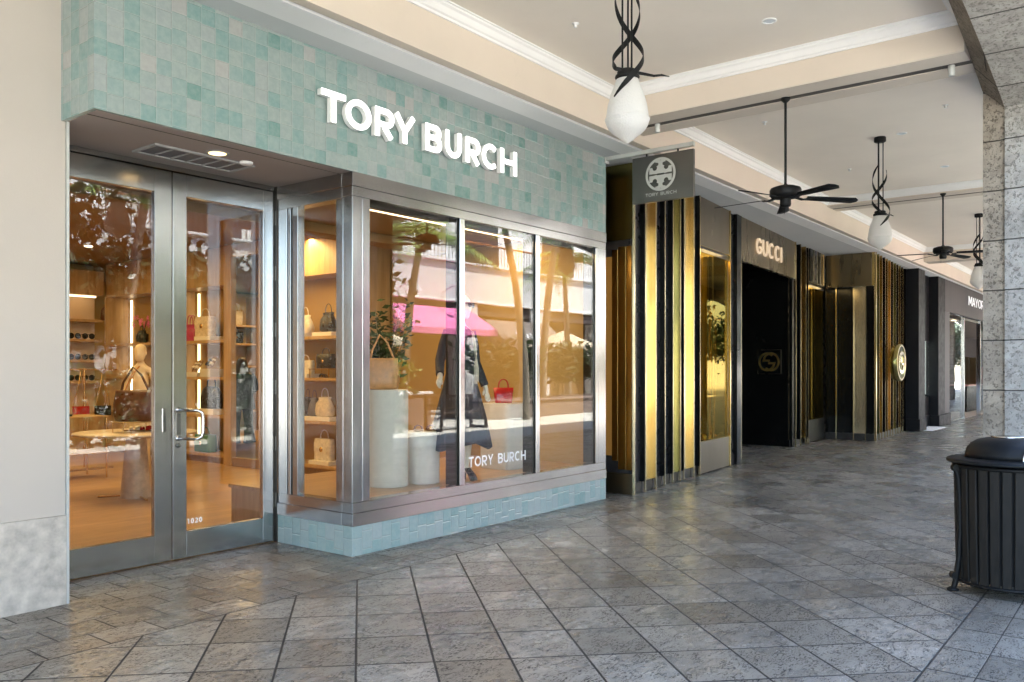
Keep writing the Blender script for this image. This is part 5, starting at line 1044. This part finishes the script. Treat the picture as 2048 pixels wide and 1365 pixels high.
def fan(zdrop, blade_r):
    r = thing('ceiling_fan', (0, 0, 0), 'x', 'fan', 'black ceiling fans')
    MB().lathe([(.001, 0), (.045, 0), (.04, -.02), (.02, -.04), (.012, -.045), (.001, -.045)], n=24).build('canopy', M['iron'], r)
    MB().tube([(0, 0, -.03), (0, 0, -zdrop)], .0125, 10).build('rod', M['iron'], r)
    z = -zdrop
    MB().lathe([(.012, z + .03), (.03, z + .012), (.09, z + .004), (.135, z - .012), (.145, z - .03), (.146, z - .075), (.13, z - .098), (.06, z - .115), (.001, z - .115)], n=36).build('motor', M['iron'], r)
    MB().lathe([(.05, z - .115), (.052, z - .165), (.045, z - .185), (.001, z - .187)], n=24).tube([(.03, .02, z - .18), (.032, .022, z - .25)], .0015, 4).build('switch_housing', M['iron'], r)
    for k in range(5):
        a = radians(-52 + 72 * k + 2); ca, sa = cos(a), sin(a)
        f = lambda v_: Vector((v_.x * ca - v_.y * sa, v_.x * sa + v_.y * ca, v_.z))
        b_ = MB(); b_.tube([(.10, 0, z - .10), (.16, 0, z - .118), (.22, 0, z - .112)], .008, 6, flat=(.05, .01)); rs = []
        for q in range(13):
            t_ = q / 12; rr = .20 + (blade_r - .20) * t_; w_ = .075 + .05 * t_ if t_ < .9 else .125 * math.sqrt(max(.05, 1 - ((t_ - .9) / .1) ** 2 * .9)); tw = radians(14 - 3 * t_)
            rs.append([(rr, -w_ / 2 * cos(tw), z - .108 + w_ / 2 * sin(tw) - .02 * t_), (rr, w_ / 2 * cos(tw), z - .108 - w_ / 2 * sin(tw) - .02 * t_), (rr, w_ / 2 * cos(tw), z - .102 - w_ / 2 * sin(tw) - .02 * t_), (rr, -w_ / 2 * cos(tw), z - .102 + w_ / 2 * sin(tw) - .02 * t_)])
        b_.rings(rs, True, True, True); b_.xf(f); b_.build('blade', M['iron'], r)
    return r
f0 = fan(.84, .69); f0.location = (7.889, 2.839, 4.07); f0['label'] = 'black ceiling fan hanging from the nearest cross beam'
f1 = copy_tree(f0); f1.location = (14.617, 2.758, 4.27); f1.rotation_euler.z = radians(28); f1['label'] = 'black ceiling fan on the second cross beam, farther away'
for x_, y_, lab in [(6.84, 2.60, 'small round ceiling light in the nearest coffer'), (11.09, 2.55, 'small round ceiling light beside the middle pendant'), (13.27, 2.48, 'small round ceiling light before the second fan'), (17.0, 2.5, 'small round ceiling light beyond the second fan')]:
    d_ = thing('ceiling_downlight', (x_, y_, ZC), lab, 'downlight'); MB().lathe([(.062, 0), (.062, -.006), (.05, -.009), (.048, -.003)], n=24).build('trim_ring', M['white'], d_); MB().lathe([(.047, -.001), (.047, -.0035)], n=24).build('lens', P('pale_lens', (.75, .82, .88), .2), d_)
for k, (x_, y_) in enumerate([(5.9, 3.9), (9.6, 3.7), (12.6, 3.6), (10.2, 1.9)]):
    tag(MB().lathe([(.03, 0), (.03, -.004), (.010, -.006), (.010, -.03), (.016, -.032), (.016, -.034), (.001, -.034)], x_, y_, 14, z0=ZC).build('sprinkler_head', M['white']), ['small white sprinkler head near the crown in the nearest coffer', 'small white sprinkler head just past the near beam', 'small white sprinkler head near the second beam', 'small white sprinkler head toward the arch side'][k], 'sprinkler')
for u_, v_, lab in [(1315, 243, 'short white cylinder fitting under the near beam beside the pendant'), (1903, 125, 'short white cylinder fitting under the near beam beside the stone arch')]:
    q = onz(u_, v_, 4.07)
    tag(MB().lathe([(.028, 0), (.028, -.085), (.022, -.09), (.001, -.088)], 7.92, q[1] * 7.92 / q[0], 20, z0=4.077).build('cylinder_spotlight', M['signp']), lab, 'spotlight')
tag(MB().tube([(8.40, 5.11, 3.93), (8.35, 5.05, 3.965)], .0015, 4).build('sign_wire', M['signp']), 'thin wire above the sign bracket', 'wire')

# ================================================================== LITTER BIN
bc_ = (6.578, .842); R0 = .315
n_s = 28
lb = thing('litter_bin', (bc_[0], bc_[1], 0), 'black slatted metal litter bin with a domed lid and side opening', 'litter bin')
sl_ = MB(); n = n_s
for k in range(n):
    a = 2 * pi * (k + .5) / n; ca, sa = cos(a), sin(a); w_ = 2 * pi * R0 / n * .80; rs = []
    for z, dr_ in ((.078, -.012), (.25, -.006), (.5, 0), (.75, .004), (.845, .006)):
        r_ = R0 + dr_; rs.append([(r_ * ca - s_ * w_ / 2 * sa + o_ * ca, r_ * sa + s_ * w_ / 2 * ca + o_ * sa, z) for s_, o_ in ((-1, 0), (-.86, .006), (.86, .006), (1, 0), (1, -.006), (-1, -.006))])
    sl_.rings(rs)
sl_.build('slats', P('bin_slat', (.021, .019, .0165), .6, spec=.16, var=.35, vs=30, bmp=.2, stretch=(1, 1, .2)), lb)
for z, r_ in ((.070, R0 + .004), (.848, R0 + .014)):
    hp = MB(); hp.rings([[((r_ + .012 * cos(b_)) * cos(a), (r_ + .012 * cos(b_)) * sin(a), z + .012 * sin(b_)) for b_ in [2 * pi * j / 8 for j in range(8)]] for a in [2 * pi * i / 48 for i in range(49)]], False, False, True); hp.build('hoop', M['iron'], lb)
for a in (125.6, 215.6, 305.6, 35.6):
    a = radians(a); ca, sa = cos(a), sin(a); pts = [(R0 + .050, .012), (R0 + .035, .06), (R0 + .012, .22), (R0 + .004, .42), (R0 + .006, .62), (R0 + .016, .76), (R0 + .034, .83)]
    l__ = MB(); l__.tube([(r_ * ca, r_ * sa, z) for r_, z in pts], .018, 8); l__.lathe([(.001, 0), (.035, 0), (.04, .012), (.02, .025), (.001, .03)], (R0 + .052) * ca, (R0 + .052) * sa, 12)
    for rr, zz in ((R0 + .040, .835), (R0 + .048, .105)): l__.rings([[((rr + .02 * cos(b_)) * ca - w_ * sa, (rr + .02 * cos(b_)) * sa + w_ * ca, zz + .024 * sin(b_)) for b_ in [2 * pi * j / 12 for j in range(12)]] for w_ in (-.022, .022)], True, True, True)
    l__.build('leg', M['iron'], lb)
MB().lathe([(R0 - .03, .09), (R0 - .025, .84)], n=32).build('liner', M['slot'] if False else P('bin_inside', (.006, .006, .006), .8), lb)
dome = MB(); segs = 48; op = radians(-117.5)
prof = [(.370, .888), (.375, .896), (.372, .908), (.355, .916), (.300, .920), (.262, .922)]
dome.lathe(prof, n=segs)
pr_ = [(.262, .918), (.258, .95), (.246, .985), (.222, 1.015), (.185, 1.038), (.13, 1.052), (.075, 1.058)]
vs = []; fs = []
for r_, z in pr_: vs += [(r_ * cos(2 * pi * i / segs), r_ * sin(2 * pi * i / segs), .918 + (z - .918) * 1.02) for i in range(segs)]
for k in range(len(pr_) - 1):
    for i in range(segs):
        a = 2 * pi * (i + .5) / segs; dlt = abs((a - op + pi) % (2 * pi) - pi)
        if dlt < .62 and k < 4 and (dlt / .62) ** 2 + (k / 3.3) ** 2 < 1: continue
        j = (i + 1) % segs; fs.append((k * segs + i, k * segs + j, (k + 1) * segs + j, (k + 1) * segs + i))
dome.add(vs, fs, True); o = dome.build('domed_lid', P('bin_lid', (.006, .007, .008), .5, spec=.2, bmp=.15), lb); o.location.z = -.018
so_ = o.modifiers.new('thick', 'SOLIDIFY'); so_.thickness = .006
MB().lathe([(.078, 1.056), (.10, 1.058), (.10, 1.066), (.075, 1.070), (.001, 1.066)], n=32).build('ash_plate', M['chrome'], lb).location.z = -.018
pts = []
for q in range(21):
    ph = pi * q / 20; dl_ = .63 * cos(ph); zz = .922 + .115 * sin(ph); rr = .262 - .06 * sin(ph) ** 2 + .0; a = op + dl_; pts.append((rr * cos(a), rr * sin(a), zz))
MB().tube(pts, .006, 6).build('opening_rim', M['chrome'], lb).location.z = -.018

# ================================================================== PLAZA ACROSS THE WAY (seen in the glass)
ob = thing('opposite_building', (24, -13, 0), 'white stucco two storey shop building across the plaza, reflected in the shop glass', 'building')
w_ = MB(); w_.box(-6, 95, -13, -12.0, 4.25, 5.75)
for a, b in [(-6, -3), (1, 2.2), (6.2, 7.4), (11.2, 12.4), (16.2, 17.4), (20.4, 21.0), (25.7, 26.5), (30.2, 31.6), (36, 37.2), (42, 43.5), (49, 50.5), (56, 57.5), (63, 64.5), (70, 71.5), (77, 95)]: w_.box(a, b, -13, -12.0, 0, 4.249)
w_.box(-6, 95, -17.5, -17, 5.76, 10.5); w_.box(-6, 95, -17, -12.6, 5.60, 5.749)
w_.build('wall', M['bwhite'], ob, True); MB().box(-6, 95, -14, -12.08, 3.75, 4.248).build('sign_band', M['mauve'], ob, True)
MB().box(-6, 95, -13.0, -12.9, .0, 3.749).build('shop_glazing', P('shop_dim', (.16, .10, .05), .3), ob, True)
cp = MB()
for z, y in ((5.752, -11.85), (4.20, -11.93)): cp.cbox(-6, 95, -13.0, y, z, z + .09, .02)
cp.build('cornice', M['bwhite'], ob, True)
rl = MB()
for k in range(0, 300): rl.box(-6 + k * .2, -5.98 + k * .2, -12.25, -12.23, 5.85, 6.72)
rl.box(-6, 95, -12.27, -12.21, 5.86, 5.90); rl.build('railing', M['iron'], ob, True); MB().cbox(-6, 95, -12.30, -12.18, 6.721, 6.78, .01).build('handrail', P('orange_wood', (.42, .15, .05), .5), ob, True)
for k in range(9): MB().box(-4 + k * 7, -1 + k * 7, -16.99, -16.9, 6.3, 9.0).build('window', M['darkwin'], ob, True)
MB().box(-7, 61, -18, -16.4, 10.51, 10.9).build('roof', M['bwarm'], ob, True)
def awning(x0, x1, zt, zb, pr_, val, m_, lab):
    r = thing('awning', ((x0 + x1) / 2, -12, zb), lab, 'awning'); a = MB(); yw = -11.99
    pf_ = [(yw, zt), (yw + pr_, zb), (yw + pr_, zb - val), (yw + pr_ - .02, zb - val), (yw + pr_ - .02, zb - .01), (yw, zt - .05)]
    a.prism([(y, z) for y, z in pf_], 'x', x0, x1)
    for xx in (x0, x1): a.prism([(yw, zt), (yw + pr_, zb), (yw + pr_, zb - val), (yw, zb - val)], 'x', xx - .01, xx + .01)
    a.build('canvas', m_, r, True, fix=True); return r
aw = awning(20.9, 25.9, 3.95, 3.05, 1.5, .22, M['pink'], 'bright pink shop awning across the plaza, mirrored in the window')
awt = awning(26.9, 31.4, 3.6, 2.2, 1.7, .2, M['taupe'], 'dark taupe shop awning across the plaza, mirrored in the window')
# squiggle of white script on the taupe awning slope
sc = MB(); pts = [(28.2 + q * .055, 2.95 + .10 * sin(q * 1.15) + .05 * sin(q * .37)) for q in range(30)]
ribbon(sc, pts, .05, False, lambda s, h, d: (s, -11.99 + (3.6 - h) / 1.4 * 1.7 + .02 - d, h + .015), .01, 0); sc.build('script_lettering', M['vinyl'], awt, True)
for x_ in (22.0, 24.4):
    g_ = thing('gooseneck_lamp', (x_, -12, 4.3), 'white gooseneck lamp over the pink awning, ' + ('first' if x_ < 23 else 'second') + ' along', 'lamp')
    MB().tube([(0, .02, .25), (0, .5, .45), (0, .85, .42), (0, 1.0, .25)], .03, 8).build('arm', M['bwhite'], g_); MB().lathe([(.03, .28), (.06, .2), (.16, .05), (.165, .04)], 0, 1.0, 16).build('lamp_shade', M['bwhite'], g_)
def palm(x, y, h, lean, lab, seed):
    random.seed(seed); r = thing('palm_tree', (x, y, 0), lab, 'palm', 'palms in the plaza'); lx, ly = lean
    pts = [(lx * q * q, ly * q * q, h * q) for q in [i / 10 for i in range(11)]]
    MB().tube(pts, [.15 - .006 * i for i in range(11)], 10).build('trunk', M['bark'], r)
    t_ = Vector(pts[-1]); MB().tube([t_ - Vector((0, 0, .1)), t_ + Vector((0, 0, .35)), t_ + Vector((0, 0, .7))], [.09, .10, .04], 10).build('crownshaft', M['leafl'], r)
    c = MB()
    for k in range(13):
        a = 2 * pi * k / 13 + random.uniform(-.2, .2); el = random.uniform(.2, 1.15); ln = random.uniform(1.7, 2.2); P_ = []
        for q in range(15):
            f_ = q / 14; rr = ln * (f_ * cos(el) + .25 * f_ * f_); zz = .6 + ln * (f_ * sin(el) - .75 * f_ * f_); P_.append(t_ + Vector((rr * cos(a), rr * sin(a), zz)))
        c.tube(P_, [.018 * (1 - q / 16) for q in range(15)], 4)
        for q in range(1, 15):
            for e_ in range(2):
                f_ = (q - e_ * .5) / 14; p_ = P_[q - 1].lerp(P_[q], 1 - e_ * .5); d_ = (P_[q] - P_[q - 1]).normalized(); sd = d_.cross(Vector((0, 0, 1))).normalized(); ll = .62 * sin(pi * min(1, f_ * .85 + .12)) ** .7
                for sg2 in (-1, 1):
                    tip = p_ + (sd * sg2 * .8 + d_ * .55).normalized() * ll + Vector((0, 0, -.22 * ll - random.uniform(0, .12))); mid = p_.lerp(tip, .5) + Vector((0, 0, .05)); wv = d_ * .028
                    c.add([p_, mid + wv, tip, mid - wv], [(0, 1, 2, 3)])
    c.build('crown', M['leafl'], r); return r
def refl(u, Y): return ony(u, 740, 10.33 - Y)[0]
PALMS = [(805, -5.6, 4.55, (.5, .1), 'slim palm reflected at the first window pane'), (1052, -4.9, 5.6, (-1.0, .0), 'leaning palm reflected in the middle window pane'), (1084, -6.2, 6.0, (.7, .1), 'leaning palm reflected in the last window pane'), (1137, -8.4, 5.0, (-.3, 0), 'shorter palm behind the leaning ones')]
for k, (u_, Y_, h_, ln_, lab) in enumerate(PALMS): palm(refl(u_, Y_), Y_, h_, ln_, lab, 40 + k)
for k, (x_, Y_, h_) in enumerate([(9.5, -6.0, 5.2), (13.0, -9.0, 6.0), (27.5, -7.0, 6.4), (35, -8, 5.6), (3.5, -8.5, 5.8), (18.2, -16.0, 8.0)]): palm(x_, Y_, h_, (.4 * (-1) ** k, .2), ['palm standing across from the glass doors', 'taller palm toward the opposite shops', 'palm across from the brass shopfront', 'palm across from the wood clad shop', 'palm behind the camera position', 'tall palm rising beyond the balcony'][k], 60 + k)
def tree(x, y, h, lab, seed):
    random.seed(seed); r = thing('shade_tree', (x, y, 0), lab, 'tree', 'shade trees before the arcade')
    t_ = MB(); t_.tube([(0, 0, 0), (.05, .02, h * .25), (0, .08, h * .45)], [.20, .15, .11], 10); lf = MB(); tips = []
    for k in range(9):
        a = k * 2.4; el = random.uniform(.3, 1.2); ln = h * random.uniform(.28, .5); b0 = Vector((0, .08, h * random.uniform(.3, .45))); b1 = b0 + Vector((ln * cos(a) * cos(el), ln * sin(a) * cos(el), ln * sin(el)))
        t_.tube([b0, b0.lerp(b1, .5) + Vector((0, 0, .15)), b1], [.07, .045, .02], 6); tips += [b1, b0.lerp(b1, .6)]
    t_.build('trunk', M['bark'], r)
    for k in range(5200):
        c0 = random.choice(tips); c = c0 + Vector([random.gauss(0, .50), random.gauss(0, .50), random.gauss(0, .36)]); d_ = Vector([random.gauss(0, 1) for _ in range(3)]).normalized(); s_ = d_.cross(Vector([random.gauss(0, 1) for _ in range(3)])).normalized(); l_ = random.uniform(.20, .36)
        lf.add([c, c + d_ * l_ * .5 + s_ * l_ * .26, c + d_ * l_, c + d_ * l_ * .5 - s_ * l_ * .26], [(0, 1, 2, 3)])
    lf.build('crown', M['leafd'], r)
for k, (x_, y_, h_) in enumerate([(1.5, -8.2, 6.2), (5.6, -7.6, 6.2), (9.6, -8.0, 6.0), (12.8, -7.8, 5.8), (15.2, -8.8, 5.6), (41.0, -4.4, 6.0), (52, -3.4, 6.0)]):  # last two are unseen trees added to dim the far glass reflections
    tree(x_, y_, h_, ['dense shade tree beyond the arcade, the one behind the camera', 'dense shade tree facing the glass doors', 'dense shade tree between the doors and the stone pier', 'dense shade tree past the stone pier', 'dense shade tree nearest the bench', 'added tree far down the arcade edge, dimming the shop glass', 'added tree toward the arcade end, dimming the shop glass'][k], 80 + k)
last_tree = [o for o in COL.objects if o.name.startswith('shade_tree')][-1]
for k, (x_, y_) in enumerate([(58.5, -2.8), (65, -3.4), (72, -2.6), (34.5, -5.2)]):  # unseen copies added to dim what the far panes reflect
    c_ = copy_tree(last_tree); c_.location = (x_, y_, 0); c_.rotation_euler.z = k * 1.3; c_['label'] = ['added tree just beyond the fifth pier, dimming the far panes', 'added tree just beyond the sixth pier, dimming the far panes', 'added tree at the very end of the arcade, dimming the far panes', 'added tree opposite the jewellery shop, dimming its panes'][k]
hd = leafy('added_hedge', (6.5, -4.3, 0), 1.0, 4, 10, 1, 'added leafy row darkening low reflections in the glass doors', M['leafd'], .14, 'added_hedge', False)  # unseen leaf row added to darken low reflections in the doors
hm_ = MB()
for k in range(6000):
    c = Vector((random.uniform(-6, 8.0), random.uniform(-.4, .4), random.uniform(.05, 1.55))); d_ = Vector([random.gauss(0, 1) for _ in range(3)]).normalized(); s_ = d_.cross(Vector([random.gauss(0, 1) for _ in range(3)])).normalized(); l_ = random.uniform(.14, .24)
    hm_.add([c, c + d_ * l_ * .5 + s_ * l_ * .3, c + d_ * l_, c + d_ * l_ * .5 - s_ * l_ * .3], [(0, 1, 2, 3)])
hm_.build('leaves', M['leafd'], hd)
random.seed(5)
# planter, bench, shrubs, parasols
x0, x1 = refl(790, -4.6), refl(862, -4.6)
pn = thing('stone_planter', ((x0 + x1) / 2, -5.2, 0), 'dark granite planter wall with a pale coping in the plaza', 'planter'); MB().cbox(x0, x1, -6.2, -4.6, 0, .86, .01).build('wall', M['granite'], pn, True); MB().cbox(x0 - .05, x1 + .05, -6.25, -4.55, .861, .93, .015).build('coping', M['bwhite'], pn, True)
pn2 = thing('stone_planter', (23, -6.6, 0), 'long granite planter wall behind the bench', 'planter'); MB().cbox(19.5, 31, -7.6, -5.6, 0, .5, .01).build('wall', M['granite'], pn2, True); MB().cbox(19.45, 31.05, -7.65, -5.55, .501, .56, .015).build('coping', M['granite'], pn2, True)
for k in range(9):
    if k < 3: leafy('shrub', (x0 + .5 + k * (x1 - x0 - 1) / 2, -5.3, .9), .75, 16, 26, .45, ['yellowish shrub at one end of the near planter', 'yellowish shrub in the middle of the near planter', 'yellowish shrub at the far end of the near planter'][k], M['leafl'], .14, 'shrub', False)
    else: leafy('shrub', (20.2 + (k - 3) * 1.9, -6.6 + .3 * (k % 2), .55), 1.7, 16, 26, .9, ['broad dark shrub above the bench', 'broad dark shrub beside the leaning palm', 'dark shrub in the middle of the long planter', 'dark shrub past the middle of the long planter', 'dark shrub near the end of the long planter', 'dark shrub at the end of the long planter'][k - 3], M['leafd'], .38, 'shrub', False)
bn = thing('garden_bench', (15.9, -3.75, 0), 'dark slatted wooden bench in the shade of the plaza', 'bench')
for s_ in (-.85, .85): MB().box(s_ - .03, s_ + .03, -.28, .28, 0, .06).box(s_ - .03, s_ + .03, -.28, -.22, .06, .85).box(s_ - .03, s_ + .03, .22, .28, .06, .62).box(s_ - .035, s_ + .035, -.22, .3, .621, .66).build('leg', P('bench_wood', (.06, .035, .02), .5), bn)
b_ = MB()
for k in range(5): b_.cbox(-.82, .82, -.19 + k * .09, -.12 + k * .09, .41, .435, .004)
b_.build('seat', bpy.data.materials['bench_wood'], bn); b_ = MB(); b_.cbox(-.82, .82, -.275, -.225, .80, .87, .005).cbox(-.82, .82, -.275, -.225, .50, .55, .005)
for k in range(16): b_.box(-.80 + k * .105, -.765 + k * .105, -.26, -.24, .551, .799)
b_.build('backrest', bpy.data.materials['bench_wood'], bn)
for k, (x_, y_) in enumerate([(29.5, -9.8), (33.5, -9.0), (18.0, -10.0)]):
    pr2 = thing('parasol', (x_, y_, 0), ['cream market parasol reflected by the last window pane', 'cream market parasol near the far palms', 'cream market parasol in front of the pale arches'][k], 'parasol'); MB().tube([(0, 0, 0), (0, 0, 3.0)], .035, 8).build('pole', M['oakd'], pr2)
    c_ = MB(); n = 8; ap = (0, 0, 3.15)
    for i in range(n):
        a, b2 = 2 * pi * i / n, 2 * pi * (i + 1) / n; c_.add([ap, (1.7 * cos(a), 1.7 * sin(a), 2.45), (1.7 * cos(b2), 1.7 * sin(b2), 2.45)], [(0, 1, 2)]); c_.add([(1.7 * cos(a), 1.7 * sin(a), 2.45), (1.7 * cos(a), 1.7 * sin(a), 2.27), (1.7 * cos(b2), 1.7 * sin(b2), 2.27), (1.7 * cos(b2), 1.7 * sin(b2), 2.45)], [(0, 1, 2, 3)])
    c_.build('canopy', M['umb'], pr2)
